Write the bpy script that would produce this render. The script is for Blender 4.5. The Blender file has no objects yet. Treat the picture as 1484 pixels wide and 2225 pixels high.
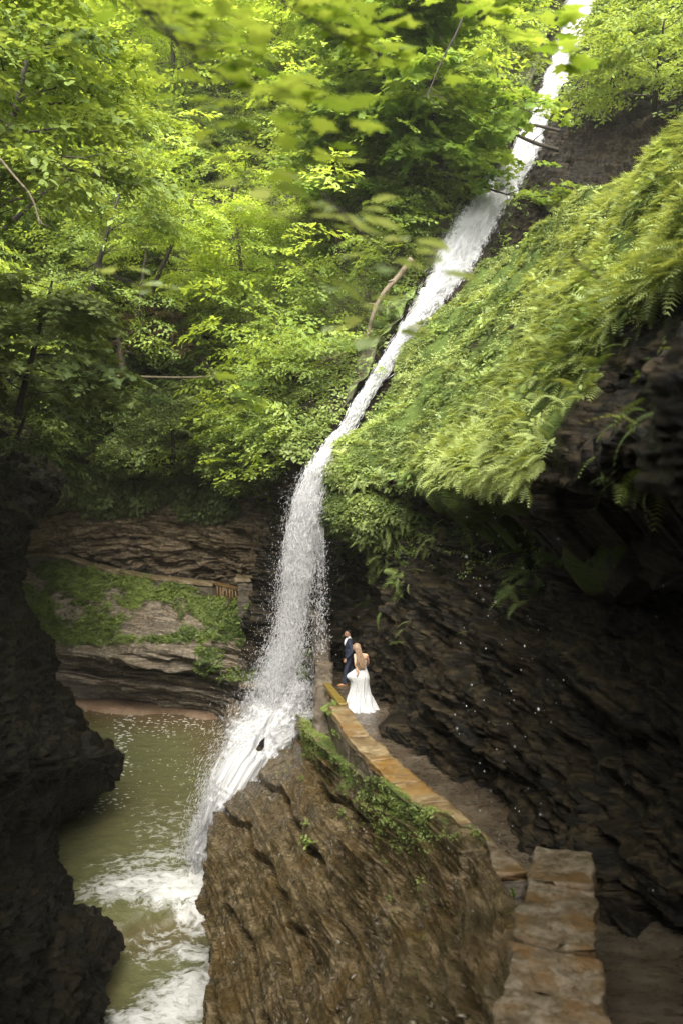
import bpy, math
import numpy as np

# ------------------------------------------------------------------ camera, light, exposure
W0, H0, FPX = 1484.0, 2225.0, 1900.0
PITCH = math.radians(6.4)
CAMZ = 7.2
sc = bpy.context.scene
cam_d = bpy.data.cameras.new("camera")
cam = bpy.data.objects.new("camera", cam_d)
sc.collection.objects.link(cam)
sc.camera = cam
cam.location = (0, 0, CAMZ)
cam.rotation_euler = (math.pi / 2 - PITCH, 0, 0)
cam_d.sensor_fit = 'VERTICAL'
cam_d.sensor_height = 36.0
cam_d.lens = 36.0 * FPX / H0
cam_d.clip_end = 1000
cam_d.clip_start = 0.05
cam_d.dof.use_dof = True
cam_d.dof.focus_distance = 22.0
cam_d.dof.aperture_fstop = 1.4

SUN_EL, SUN_AZ = 50.0, 183.0          # azimuth measured from +Y towards +X
world = bpy.data.worlds.new("World")
sc.world = world
world.use_nodes = True
wn = world.node_tree.nodes
wl = world.node_tree.links
sky = wn.new('ShaderNodeTexSky')
sky.sky_type = 'NISHITA'
sky.sun_disc = False
sky.sun_elevation = math.radians(SUN_EL)
sky.sun_rotation = math.radians(SUN_AZ)
sky.air_density = 0.6
sky.dust_density = 5.0
sky.ozone_density = 0.4
hs = wn.new('ShaderNodeHueSaturation')      # cloudy light: the sky's colour is nearly grey
hs.inputs['Saturation'].default_value = .3
wl.new(sky.outputs[0], hs.inputs['Color'])
wl.new(hs.outputs[0], wn['Background'].inputs[0])
wn['Background'].inputs[1].default_value = 0.15
sd = bpy.data.lights.new("sun", 'SUN')
sd.energy = 2.0
sd.angle = math.radians(42)
sd.color = (1.0, 0.95, 0.84)
sun = bpy.data.objects.new("sun", sd)
sc.collection.objects.link(sun)
_e, _a = math.radians(SUN_EL), math.radians(SUN_AZ)
from mathutils import Vector, Matrix
sun.rotation_euler = Vector((math.sin(_a) * math.cos(_e), math.cos(_a) * math.cos(_e), math.sin(_e))).to_track_quat('Z', 'Y').to_euler()
sc.view_settings.view_transform = 'Standard'
sc.view_settings.look = 'None'
sc.view_settings.exposure = 1.9
sc.view_settings.gamma = 1.0
sc.cycles.max_bounces = 7
sc.cycles.diffuse_bounces = 4
sc.cycles.glossy_bounces = 2
sc.cycles.transmission_bounces = 4
sc.cycles.transparent_max_bounces = 12
sc.cycles.sample_clamp_indirect = 6
sc.cycles.caustics_reflective = False
sc.cycles.caustics_refractive = False

# ------------------------------------------------------------------ helpers: places
cp, sp = math.cos(PITCH), math.sin(PITCH)
def PY(px, py, Y):
    px, py, Y = np.asarray(px, float), np.asarray(py, float), np.asarray(Y, float)
    a = (px - W0 / 2) / FPX
    b = -(py - H0 / 2) / FPX
    dy = cp + b * sp
    dz = -sp + b * cp
    t = Y / dy
    return np.stack([a * t, Y + 0 * t, CAMZ + dz * t], -1)
def PZ(px, py, Z):
    a = (px - W0 / 2) / FPX
    b = -(py - H0 / 2) / FPX
    dy = cp + b * sp
    dz = -sp + b * cp
    t = (Z - CAMZ) / dz
    return np.array([a * t, dy * t, Z])
def toPX(P):
    P = np.asarray(P, float)
    x, y, z = P[..., 0], P[..., 1], P[..., 2] - CAMZ
    d = y * cp - z * sp
    u = y * sp + z * cp
    d = np.where(d > .05, d, .05)
    return W0 / 2 + x / d * FPX, H0 / 2 - u / d * FPX

# ------------------------------------------------------------------ helpers: noise
def _h(i, j, k, s):
    n = (i.astype(np.int64) * 374761393 + j.astype(np.int64) * 668265263 + k.astype(np.int64) * 2147483647 + s * 974634777)
    n = n & 0xFFFFFFFF
    n = ((n ^ (n >> 13)) * 1274126177) & 0xFFFFFFFF
    n = ((n ^ (n >> 16)) * 2246822519) & 0xFFFFFFFF
    n = n ^ (n >> 15)
    return (n & 0xFFFFFF) / float(0xFFFFFF)
def vn(P, s=0):
    P = np.asarray(P, float)
    I = np.floor(P).astype(np.int64)
    f = P - I
    f = f * f * (3 - 2 * f)
    r = 0
    for a in (0, 1):
        wa = f[..., 0] if a else 1 - f[..., 0]
        for b in (0, 1):
            wb = f[..., 1] if b else 1 - f[..., 1]
            for c in (0, 1):
                wc = f[..., 2] if c else 1 - f[..., 2]
                r = r + wa * wb * wc * _h(I[..., 0] + a, I[..., 1] + b, I[..., 2] + c, s)
    return r * 2 - 1
def fbm(P, o=4, s=0, g=.5):
    P = np.asarray(P, float)
    r, a, t = 0, 1.0, 0
    for k in range(o):
        r = r + a * vn(P * 2 ** k + 17.3 * k, s + k)
        t += a
        a *= g
    return r / t
def sst(a, b, x):
    t = np.clip((x - a) / (b - a), 0, 1)
    return t * t * (3 - 2 * t)
def interp(x, xs, ys):
    return np.interp(x, xs, ys)
def catW(n, R):
    Wm = np.zeros((n, R))
    for q, t in enumerate(np.linspace(0, R - 1, n)):
        i = min(int(t), R - 2)
        f = t - i
        w = [-.5 * f ** 3 + f * f - .5 * f, 1.5 * f ** 3 - 2.5 * f * f + 1, -1.5 * f ** 3 + 2 * f * f + .5 * f, .5 * f ** 3 - .5 * f * f]
        for m in range(4):
            Wm[q, min(max(i - 1 + m, 0), R - 1)] += w[m]
    return Wm
def strata(P, s=0, big=1.0, dip=(0.0, 0.0)):
    x, y, z = P[..., 0], P[..., 1], P[..., 2]
    lo = fbm(np.stack([x * .18, y * .18, z * .1], -1), 3, s + 40)
    b = z + .45 * lo + dip[0] * x + dip[1] * y + 50
    r = 0
    for th, w, q in ((1.05, .5, .45), (.42, .32, .9), (.16, .20, 1.8), (.065, .09, 3.2)):
        jb = b / th + .22 * vn(np.stack([x * q, y * q, b * .3], -1), s + 3)
        k = np.floor(jb)
        f = jb - k
        sd_ = s + int(th * 100)
        def lev(kk):
            sm = vn(np.stack([x * q * .6, y * q * .6, kk * 7.31], -1), sd_)
            wob = .5 * vn(np.stack([x * q * 1.3, y * q * 1.3, b * 1.1], -1), sd_ + 1)
            c = _h(np.floor(x * q * 1.1 + wob + kk * .37).astype(np.int64), np.floor(y * q * .8 + wob + kk * .61).astype(np.int64), kk.astype(np.int64), sd_) * 2 - 1
            return .55 * sm + .5 * c
        e = sst(.80, 1.0, f)
        r = r + w * (lev(k) * (1 - e) + lev(k + 1) * e + .25 * (f - .5) * (1 - e))
    return r * big

# ------------------------------------------------------------------ helpers: meshes
def mesh_obj(name, V, Fs, mat=None, attrs=None, smooth=False, parent=None):
    """Fs: list of integer arrays (n,k), every array one polygon size."""
    if not isinstance(Fs, (list, tuple)):
        Fs = [Fs]
    me = bpy.data.meshes.new(name)
    V = np.ascontiguousarray(V, dtype=np.float32)
    me.vertices.add(len(V))
    me.vertices.foreach_set("co", V.ravel())
    lv = np.concatenate([np.asarray(F, dtype=np.int32).ravel() for F in Fs])
    tot = np.concatenate([np.full(len(F), np.asarray(F).shape[1], dtype=np.int32) for F in Fs])
    st = np.concatenate([[0], np.cumsum(tot)[:-1]]).astype(np.int32)
    me.loops.add(len(lv))
    me.loops.foreach_set("vertex_index", lv)
    me.polygons.add(len(tot))
    me.polygons.foreach_set("loop_start", st)
    me.polygons.foreach_set("loop_total", tot)
    if smooth:
        me.polygons.foreach_set("use_smooth", np.ones(len(tot), dtype=bool))
    for k, a in (attrs or {}).items():
        at = me.attributes.new(k, 'FLOAT', 'POINT')
        at.data.foreach_set("value", np.ascontiguousarray(a, dtype=np.float32).ravel())
    me.update(calc_edges=True)
    me.validate()
    if mat is not None:
        me.materials.append(mat)
    o = bpy.data.objects.new(name, me)
    sc.collection.objects.link(o)
    if parent is not None:
        o.parent = parent
    return o
def empty(name, loc=(0, 0, 0)):
    o = bpy.data.objects.new(name, None)
    sc.collection.objects.link(o)
    o.location = loc
    return o
def tag(o, label=None, cat=None, group=None, kind=None):
    for k, v in (('label', label), ('category', cat), ('group', group), ('kind', kind)):
        if v:
            o[k] = v
    return o
def grid_faces(nv, nu, off=0):
    i = np.arange(nv - 1)[:, None] * nu + np.arange(nu - 1)[None, :]
    return np.stack([i, i + 1, i + nu + 1, i + nu], -1).reshape(-1, 4) + off
class Sheet:
    pass
def sheet(rows, nv, nu, face, disp=None, world=False):
    """rows of (px,py,Y) (or x,y,z) control points -> dense grid whose normals face the point `face`"""
    if isinstance(rows, np.ndarray):
        C = rows
    else:
        C = np.array(rows, float)
    if not world:
        C = PY(C[..., 0], C[..., 1], C[..., 2])
    P = np.einsum('ar,rcx,bc->abx', catW(nv, C.shape[0]), C, catW(nu, C.shape[1]))
    N = gnorm(P, face)
    if disp is not None:
        for d in disp:
            P = P + N * d(P, N)[..., None]
            N = gnorm(P, face) if d is not disp[-1] else N
    s = Sheet()
    s.P = P
    s.N = gnorm(P, face)
    return s
def gnorm(P, face):
    du = np.gradient(P, axis=1)
    dv = np.gradient(P, axis=0)
    N = np.cross(du, dv)
    N /= np.linalg.norm(N, axis=-1, keepdims=True) + 1e-9
    c = P.reshape(-1, 3)
    m = ((np.asarray(face, float) - c) * N.reshape(-1, 3)).sum()
    return N if m > 0 else -N
def sheet_obj(name, s, mat, back=(0, 1, -.3), attrs=None, smooth=False, kind='structure'):
    nv, nu = s.P.shape[:2]
    V = s.P.reshape(-1, 3)
    n = len(V)
    F = [grid_faces(nv, nu)]
    # closed behind: rim offset and a coarse back
    rim = np.concatenate([np.arange(nu), np.arange(1, nv) * nu + nu - 1, (nv - 1) * nu + np.arange(nu - 2, -1, -1), np.arange(nv - 2, 0, -1) * nu])
    B = V[rim] + np.array(back)
    m = len(rim)
    a = np.arange(m)
    F.append(np.stack([rim[a], rim[(a + 1) % m], n + (a + 1) % m, n + a], -1))
    ri = np.unique(np.linspace(0, nv - 1, max(3, nv // 8)).astype(int))
    ci = np.unique(np.linspace(0, nu - 1, max(3, nu // 8)).astype(int))
    sub = (ri[:, None] * nu + ci[None]).ravel()
    VV = np.concatenate([V, B, V[sub] + np.array(back)])
    F.append(grid_faces(len(ri), len(ci), n + m)[:, ::-1])
    at = {}
    for k, v in (attrs or {}).items():
        v = np.asarray(v, float).ravel()
        at[k] = np.concatenate([v, v[rim], v[sub]])
    o = mesh_obj(name, VV, F, mat, at, smooth)
    if kind:
        o['kind'] = kind
    return o
def tube(pts, rad, n=6):
    pts = np.asarray(pts, float)
    rad = np.asarray(rad, float)
    T = np.gradient(pts, axis=0)
    T /= np.linalg.norm(T, axis=1, keepdims=True) + 1e-9
    ref = np.array([0, 0, 1.0]) if abs(T[:, 2].mean()) < .8 else np.array([1.0, 0, 0])
    A = np.cross(T, ref)
    A /= np.linalg.norm(A, axis=1, keepdims=True) + 1e-9
    B = np.cross(T, A)
    th = np.linspace(0, 2 * np.pi, n, endpoint=False)
    R = pts[:, None] + rad[:, None, None] * (np.cos(th)[None, :, None] * A[:, None] + np.sin(th)[None, :, None] * B[:, None])
    V = R.reshape(-1, 3)
    k = len(pts)
    i = np.arange(k - 1)[:, None] * n + np.arange(n)[None]
    j = np.arange(k - 1)[:, None] * n + (np.arange(n)[None] + 1) % n
    F = np.stack([i, j, j + n, i + n], -1).reshape(-1, 4)
    V = np.concatenate([V, pts[:1], pts[-1:]])
    a = np.arange(n)
    b = (a + 1) % n
    F3 = np.concatenate([np.stack([b, a, np.full(n, k * n)], -1), np.stack([(k - 1) * n + a, (k - 1) * n + b, np.full(n, k * n + 1)], -1)])
    return V, F, F3
class MB:
    """collects pieces (quads + triangles) into ONE mesh"""
    def __init__(s):
        s.V, s.F4, s.F3, s.n = [], [], [], 0
    def add(s, V, F4=None, F3=None):
        V = np.asarray(V, float)
        s.V.append(V)
        if F4 is not None and len(F4):
            s.F4.append(np.asarray(F4) + s.n)
        if F3 is not None and len(F3):
            s.F3.append(np.asarray(F3) + s.n)
        s.n += len(V)
        return s
    def tube(s, pts, rad, n=6):
        return s.add(*tube(pts, rad, n))
    def hexa(s, C8):
        C8 = np.asarray(C8, float)   # bottom 4 ccw, top 4 ccw
        return s.add(C8, [[0, 3, 2, 1], [4, 5, 6, 7], [0, 1, 5, 4], [1, 2, 6, 5], [2, 3, 7, 6], [3, 0, 4, 7]])
    def box(s, c, sx, sy, sz, rz=0):
        x, y, z = sx / 2, sy / 2, sz / 2
        K = np.array([[-x, -y, -z], [x, -y, -z], [x, y, -z], [-x, y, -z], [-x, -y, z], [x, -y, z], [x, y, z], [-x, y, z]])
        cr, sr = math.cos(rz), math.sin(rz)
        K = K @ np.array([[cr, sr, 0], [-sr, cr, 0], [0, 0, 1]])
        return s.hexa(K + np.asarray(c))
    def build(s, name, mat, parent=None, smooth=False, attrs=None):
        Fs = []
        if s.F4:
            Fs.append(np.concatenate(s.F4))
        if s.F3:
            Fs.append(np.concatenate(s.F3))
        return mesh_obj(name, np.concatenate(s.V), Fs, mat, attrs, smooth, parent)
# ------------------------------------------------------------------ materials
def nodes_mat(name):
    m = bpy.data.materials.new(name)
    m.use_nodes = True
    nt = m.node_tree
    nt.nodes.clear()
    out = nt.nodes.new('ShaderNodeOutputMaterial')
    def N(t, ins=None, **kw):
        n = nt.nodes.new(t)
        for k, v in kw.items():
            setattr(n, k, v)
        for k, v in (ins or {}).items():
            if isinstance(v, bpy.types.NodeSocket):
                nt.links.new(v, n.inputs[k])
            else:
                n.inputs[k].default_value = v
        return n
    return m, nt, out, N
def c4(c):
    return (c[0], c[1], c[2], 1)
def ramp(N, fac, stops):
    r = N('ShaderNodeValToRGB', {'Fac': fac})
    e = r.color_ramp.elements
    while len(e) < len(stops):
        e.new(.5)
    for i, (p, c) in enumerate(stops):
        e[i].position = p
        e[i].color = c4(c) if hasattr(c, '__len__') else (c, c, c, 1)
    return r.outputs[0]
def mixc(N, f, a, b, bt='MIX'):
    n = N('ShaderNodeMix', data_type='RGBA', blend_type=bt)
    nt = n.id_data
    for k, v in ((0, f), (6, a), (7, b)):
        if isinstance(v, bpy.types.NodeSocket):
            nt.links.new(v, n.inputs[k])
        else:
            n.inputs[k].default_value = c4(v) if hasattr(v, '__len__') else v
    return n.outputs[2]
def mth(N, op, a, b=0.0, c=0.0):
    n = N('ShaderNodeMath', operation=op)
    nt = n.id_data
    for k, v in ((0, a), (1, b), (2, c)):
        if isinstance(v, bpy.types.NodeSocket):
            nt.links.new(v, n.inputs[k])
        else:
            n.inputs[k].default_value = v
    return n.outputs[0]
def rock_mat(name, dark, mid, light, rust, rough=.42, band=5.0, scale=1.0, bump=.05, moss=(.05, .075, .012), rustamt=.5, dip=0.0, spec=.5):
    m, nt, out, N = nodes_mat(name)
    co = N('ShaderNodeTexCoord').outputs['Object']
    xyz = N('ShaderNodeSeparateXYZ', {0: co}).outputs
    cz = N('ShaderNodeCombineXYZ', {0: xyz[0], 1: xyz[1], 2: mth(N, 'MULTIPLY_ADD', xyz[1], dip, xyz[2])}).outputs[0]
    mp = N('ShaderNodeMapping', {'Vector': cz, 'Scale': (scale, scale, scale * band)}).outputs[0]
    n1 = N('ShaderNodeTexNoise', {'Vector': mp, 'Scale': 1.6, 'Detail': 9.0, 'Roughness': .68}).outputs[0]
    n2 = N('ShaderNodeTexNoise', {'Vector': co, 'Scale': 7.0 * scale, 'Detail': 8.0, 'Roughness': .7}).outputs[0]
    n3 = N('ShaderNodeTexNoise', {'Vector': co, 'Scale': .9 * scale, 'Detail': 5.0, 'Roughness': .6}).outputs[0]
    f = mth(N, 'MULTIPLY_ADD', n2, .45, mth(N, 'MULTIPLY', n1, .6))
    col = ramp(N, f, [(.34, dark), (.5, mid), (.66, light)])
    col = mixc(N, mth(N, 'MULTIPLY', ramp(N, n3, [(.48, 0.0), (.66, 1.0)]), rustamt), col, rust)
    # moss
    at = N('ShaderNodeAttribute', attribute_name='moss').outputs['Fac']
    n4 = N('ShaderNodeTexNoise', {'Vector': co, 'Scale': 3.2, 'Detail': 7.0, 'Roughness': .7}).outputs[0]
    mf = ramp(N, mth(N, 'ADD', at, mth(N, 'MULTIPLY', mth(N, 'SUBTRACT', n4, .5), 1.6)), [(.45, 0.0), (.6, 1.0)])
    n5 = N('ShaderNodeTexNoise', {'Vector': co, 'Scale': 30.0, 'Detail': 4.0}).outputs[0]
    mc = mixc(N, n5, [c * .5 for c in moss], [c * 1.7 for c in moss])
    col = mixc(N, mf, col, mc)
    rg = mth(N, 'MULTIPLY_ADD', n2, .35, rough - .17)
    rg = mth(N, 'MAXIMUM', rg, mth(N, 'MULTIPLY', mf, .85))
    vo = N('ShaderNodeTexVoronoi', {'Vector': mp, 'Scale': 4.0, 'Randomness': 1.0}, feature='F1').outputs[0]
    hgt = mth(N, 'ADD', mth(N, 'MULTIPLY', n1, 1.0), mth(N, 'MULTIPLY_ADD', vo, .25, mth(N, 'MULTIPLY', n2, .5)))
    b = N('ShaderNodeBump', {'Height': hgt, 'Strength': 1.0, 'Distance': bump * 1.6}).outputs[0]
    p = N('ShaderNodeBsdfPrincipled', {'Base Color': col, 'Roughness': rg, 'Normal': b, 'Specular IOR Level': spec})
    nt.links.new(p.outputs[0], out.inputs[0])
    return m
def leaf_mat(name, ca, cb, tr=.45, rough=.5, trc=None, spec=.35):
    """ca..cb: range of leaf colour by the plant's own 'var'"""
    m, nt, out, N = nodes_mat(name)
    at = N('ShaderNodeAttribute', attribute_name='var').outputs['Fac']
    co = N('ShaderNodeTexCoord').outputs['Object']
    n3 = N('ShaderNodeTexNoise', {'Vector': co, 'Scale': .5, 'Detail': 3.0}).outputs[0]
    f = mth(N, 'ADD', at, mth(N, 'MULTIPLY', mth(N, 'SUBTRACT', n3, .5), .9))
    col = ramp(N, f, [(0.0, ca), (1.0, cb)])
    p = N('ShaderNodeBsdfPrincipled', {'Base Color': col, 'Roughness': rough, 'Specular IOR Level': spec})
    tcol = mixc(N, 1.0, col, trc or (1.25, 1.1, .55), 'MULTIPLY')
    t = N('ShaderNodeBsdfTranslucent', {'Color': tcol})
    mx = N('ShaderNodeMixShader', {0: tr, 1: p.outputs[0], 2: t.outputs[0]})
    nt.links.new(mx.outputs[0], out.inputs[0])
    return m
def simple_mat(name, a, b, rough=.6, scale=8.0, bump=.01, stretch=(1, 1, 1), spec=.5, tr=0.0):
    m, nt, out, N = nodes_mat(name)
    co = N('ShaderNodeTexCoord').outputs['Object']
    mp = N('ShaderNodeMapping', {'Vector': co, 'Scale': stretch}).outputs[0]
    n = N('ShaderNodeTexNoise', {'Vector': mp, 'Scale': scale, 'Detail': 7.0, 'Roughness': .65}).outputs[0]
    col = ramp(N, n, [(.32, a), (.68, b)])
    bm = N('ShaderNodeBump', {'Height': n, 'Strength': .7, 'Distance': bump}).outputs[0]
    p = N('ShaderNodeBsdfPrincipled', {'Base Color': col, 'Roughness': rough, 'Normal': bm, 'Specular IOR Level': spec})
    sh = p.outputs[0]
    if tr:
        t = N('ShaderNodeBsdfTranslucent', {'Color': col})
        sh = N('ShaderNodeMixShader', {0: tr, 1: sh, 2: t.outputs[0]}).outputs[0]
    nt.links.new(sh, out.inputs[0])
    return m
# ------------------------------------------------------------------ palette
M = {}
M['cliff'] = rock_mat('shade_darkened_wet_shale', (.001, .0008, .0004), (.0042, .0031, .0013), (.055, .040, .019), (.020, .012, .003), rough=.55, band=6, rustamt=.4, spec=.22)  # wet rock, its colour blackened to stand in for shade under the overhang
M['boulder'] = rock_mat('brown_wet_shale', (.010, .0075, .0035), (.056, .041, .017), (.20, .15, .085), (.095, .055, .014), rough=.27, band=6.0, rustamt=.45, bump=.05, dip=.225, spec=.38)
M['ledge'] = rock_mat('grey_brown_shale', (.02, .015, .009), (.11, .088, .058), (.32, .27, .20), (.15, .09, .04), rough=.55, band=8, rustamt=.3)
M['soil'] = rock_mat('leaf_litter_soil', (.014, .012, .005), (.035, .034, .014), (.07, .062, .028), (.05, .038, .016), rough=.9, band=1, rustamt=.4, moss=(.15, .21, .055))

# ------------------------------------------------------------------ far wooded hillside (left of the fall)
HILL = [
 [(-400,-500,60),(-150,-300,66),(150,160,62),(450,170,66),(700,120,66),(950,-200,64),(1120,-520,64),(1280,-520,60),(1420,-520,58)],
 [(-400,-120,52),(-150,-120,55),(150,40,56),(450,50,58),(650,20,57),(850,-60,54),(1000,-120,50),(1130,-120,48),(1235,-120,46.5)],
 [(-400,150,40),(-150,150,43),(100,180,46.5),(350,190,48.5),(570,180,49.5),(770,160,48.5),(930,150,46),(1060,150,43),(1170,150,41.8)],
 [(-400,400,33),(-150,400,35),(60,400,38),(270,400,42),(470,400,44),(670,400,43.5),(830,400,41),(950,400,38),(1040,400,36)],
 [(-400,600,30),(-150,600,31),(30,600,34),(200,600,37.5),(370,600,40),(550,600,40),(700,600,38),(830,600,34.5),(925,600,31.9)],
 [(-400,800,27),(-150,800,28),(0,800,30.5),(150,800,34.5),(300,800,38),(450,800,38),(580,800,35.6),(700,800,31.6),(795,800,28.0)],
 [(-400,940,26.0),(-150,940,27.0),(0,940,30.0),(120,940,35.8),(260,940,38.8),(400,940,37.8),(520,940,35.3),(620,940,29.8),(715,930,26.6)],
 [(-400,1000,25.5),(-150,1000,26.5),(0,1000,29.5),(120,990,34.9),(240,990,37.3),(370,1000,36.3),(490,1010,33.9),(600,1015,28.8),(682,1012,25.9)],
 [(-400,1015,29.0),(-150,1015,29.0),(0,1015,32.0),(120,1010,36.9),(240,1015,39.3),(370,1022,38.3),(490,1030,35.9),(600,1035,31.0),(690,1030,28.4)],
]
def d_hill(P, N):
    return .9 * fbm(P * .22, 4, 5) + .25 * fbm(P * 1.1, 3, 9)
hill = sheet(HILL, 260, 300, (0, 0, 7), [d_hill])
hm = .45 + .35 * fbm(hill.P * .3, 3, 77)
o = sheet_obj('hillside', hill, M['soil'], back=(0, 6, -2), attrs={'moss': hm})

# ------------------------------------------------------------------ rock gully in the hillside beside the fall
GUL = [
 [(640,740,35.2),(700,735,33.8),(760,740,32.2),(815,742,30.9)],
 [(600,800,34.6),(670,800,33.0),(730,810,31.2),(790,800,29.6)],
 [(560,880,33.4),(630,885,31.4),(690,885,29.6),(745,860,28.4)],
 [(540,930,32.8),(600,940,30.6),(650,940,29.0),(700,930,27.6)],
]
gul = sheet(GUL, 160, 160, (0, 0, 7), [lambda P, N: .45 * strata(P, 31) + .15])
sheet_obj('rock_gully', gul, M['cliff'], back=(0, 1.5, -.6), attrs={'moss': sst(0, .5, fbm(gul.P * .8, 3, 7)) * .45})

# ------------------------------------------------------------------ fall centre line and its bed
FALL = np.array([(1290,-90,47,34),(1275,-40,46,32),(1235,100,43,27),(1205,180,41,27),(1165,270,39,27),(1130,350,37.5,34),(1068,430,35.5,46),(1012,520,33.5,50),(962,610,31.5,42),(915,680,30.3,30),(866,750,29.2,23),(800,850,27.6,18),(748,940,26.2,19),(702,1005,25.3,28)], float)
def fall_at(t, A=FALL):
    """t in 0..1 down the line -> px,py,Y,halfwidth"""
    x = t * (len(A) - 1)
    Wm = np.zeros((len(t), 4))
    i = np.clip(x.astype(int), 0, len(A) - 2)
    f = (x - i)[:, None]
    return A[i] * (1 - f) + A[i + 1] * f
tt = np.linspace(0, 1, 14)
fc = fall_at(tt)
rows = []
for (px, py, Y, hw) in fc:
    k = 1.0
    rows.append([(px - hw - 60, py - 24, Y + .9), (px - hw - 25, py - 10, Y + .35), (px - hw, py, Y + .35), (px, py + 4, Y + .4), (px + hw, py + 8, Y + .35), (px + hw + 30, py + 16, Y + .4), (px + hw + 80, py + 40, Y + 1.2)])
bed = sheet(rows, 420, 70, (0, 0, 7), [lambda P, N: .35 * strata(P, 51) + .1 * fbm(P * 3, 3, 8) - .1])
sheet_obj('waterfall_bed', bed, M['cliff'], back=(0, 2, -1), attrs={'moss': sst(-.1, .5, fbm(bed.P * .7, 3, 21)) * .5})

# ------------------------------------------------------------------ dark rock slope right of the upper fall
UR = [
 [(1330,-420,52),(1500,-420,50),(1700,-420,46),(1950,-420,38)],
 [(1315,-60,46.5),(1450,-80,44),(1600,-90,40),(1850,-90,31)],
 [(1250,120,42.6),(1370,120,40.5),(1500,100,37),(1750,90,29)],
 [(1190,290,38.6),(1300,300,38.5),(1440,280,35),(1650,270,27)],
 [(1130,430,35.6),(1240,440,36.5),(1380,430,33),(1600,420,25.5)],
 [(1050,580,32.2),(1160,570,34),(1300,560,31),(1520,540,24.5)],
 [(990,680,31.3),(1100,700,32),(1240,700,29),(1460,700,23)],
]
ur = sheet(UR, 300, 240, (0, 0, 7), [lambda P, N: .9 * strata(P, 61) + .7 * fbm(P * .3, 3, 62)])
upx, upy = toPX(ur.P)
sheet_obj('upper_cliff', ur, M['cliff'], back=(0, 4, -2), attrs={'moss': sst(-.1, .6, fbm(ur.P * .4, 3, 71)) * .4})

# ------------------------------------------------------------------ fern slope above the cave
FS = [
 [(745,985,25.6),(815,880,27.2),(905,745,29.0),(1000,628,30.6),(1090,556,30.2),(1210,470,27),(1335,390,22),(1484,290,16.5),(1750,120,11.5)],
 [(722,1002,25.3),(822,915,26.4),(915,810,27.0),(1010,705,27.2),(1105,640,26.0),(1220,570,22.8),(1340,490,18),(1480,400,13.2),(1740,260,8.6)],
 [(712,1014,25.1),(815,950,25.3),(915,880,24.8),(1010,800,23.9),(1105,745,21.6),(1220,690,18),(1330,630,14),(1455,560,10.2),(1700,430,6.6)],
 [(706,1024,25.0),(806,992,24.2),(905,945,22.7),(1000,890,20.8),(1095,850,17.6),(1200,805,14.2),(1300,760,11),(1410,720,8.1),(1640,620,5.2)],
 [(702,1034,24.9),(795,1024,23.3),(890,1005,21.0),(980,975,18.2),(1070,950,15.0),(1165,920,11.8),(1258,890,9.2),(1360,860,6.9),(1580,800,4.3)],
 [(702,1046,24.8),(785,1047,22.8),(875,1050,20.2),(960,1056,17.2),(1050,1058,14.0),(1140,1046,10.9),(1235,1035,8.5),(1345,1025,6.4),(1560,1010,3.9)],
 [(712,1052,25.2),(795,1066,23.6),(890,1080,21.2),(985,1096,18.2),(1085,1110,15.2),(1200,1110,12.2),(1330,1110,9.6),(1480,1110,7.4),(1800,1120,4.8)],
]
def d_fern(P, N):
    return .75 * fbm(P * .42, 4, 15) + .22 * fbm(P * 1.6, 4, 19)
fs = sheet(FS, 260, 420, (0, 6, 16), [d_fern])
fsx, fsy = toPX(fs.P)
bound = np.interp(fsy, [300, 480, 560, 650, 760, 880, 1000, 1100], [1800, 1700, 1530, 1375, 1315, 1250, 1195, 1140])
barerock = sst(-25, 35, fsx - bound + 45 * fbm(fs.P * 1.3, 3, 6))
fs.P = fs.P + fs.N * (barerock * .35 * strata(fs.P, 7))[..., None]
sheet_obj('fern_slope', fs, M['cliff'], back=(1.2, .6, -1.2), attrs={'moss': .75 + .3 * fbm(fs.P * .6, 3, 5) - .8 * barerock})

# ------------------------------------------------------------------ cave wall: from the path's right edge up to the lip
# stations along the path: Y, base x, base z, lip x, lip z, recess
ST = [(31.5,-3.6,-1.0,-3.0,4.2,.6),(29.5,-1.2,-1.2,-1.3,4.8,.6),(27.0,.15,-1.15,-.75,5.2,.9),(25.0,.75,-.95,-.42,5.45,1.0),(23.0,1.05,-.5,.1,5.5,1.1),(21.0,1.15,-.05,.75,5.75,1.1),(18.0,1.55,.2,1.6,5.95,1.2),(15.3,2.25,.45,2.3,6.1,1.3),(11.8,2.95,1.0,2.85,6.45,1.5),(9.5,3.3,1.5,3.0,6.6,1.5),(7.6,3.65,2.0,3.05,6.7,1.5),(5.8,3.7,3.0,2.75,6.85,1.5),(4.0,3.2,3.9,2.1,6.95,1.5),(2.0,2.9,4.6,1.9,7.6,1.6),(-1.0,2.9,5.0,2.0,9.5,1.4),(-5,3.2,5,2.2,13,1.2),(-12,3.5,5,2.0,18,1.0)]
rows = []
prof = [(-.35,-.03),(0,0),(.02,.04),(.10,.2),(.30,.40),(.62,.58),(.85,.74),(.80,.87),(.45,.97)]
for k, (a, t) in enumerate(prof):
    r = []
    for (Y, bx, bz, lx, lz, rc) in ST:
        x = bx + (lx - bx) * max(t, 0) ** 1.4 + rc * a
        z = bz + (lz - bz) * t - (.6 if k == 0 else 0)
        r.append((x, Y, z))
    rows.append(r)
SN = 900
cave_C = np.array(rows)
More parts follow.
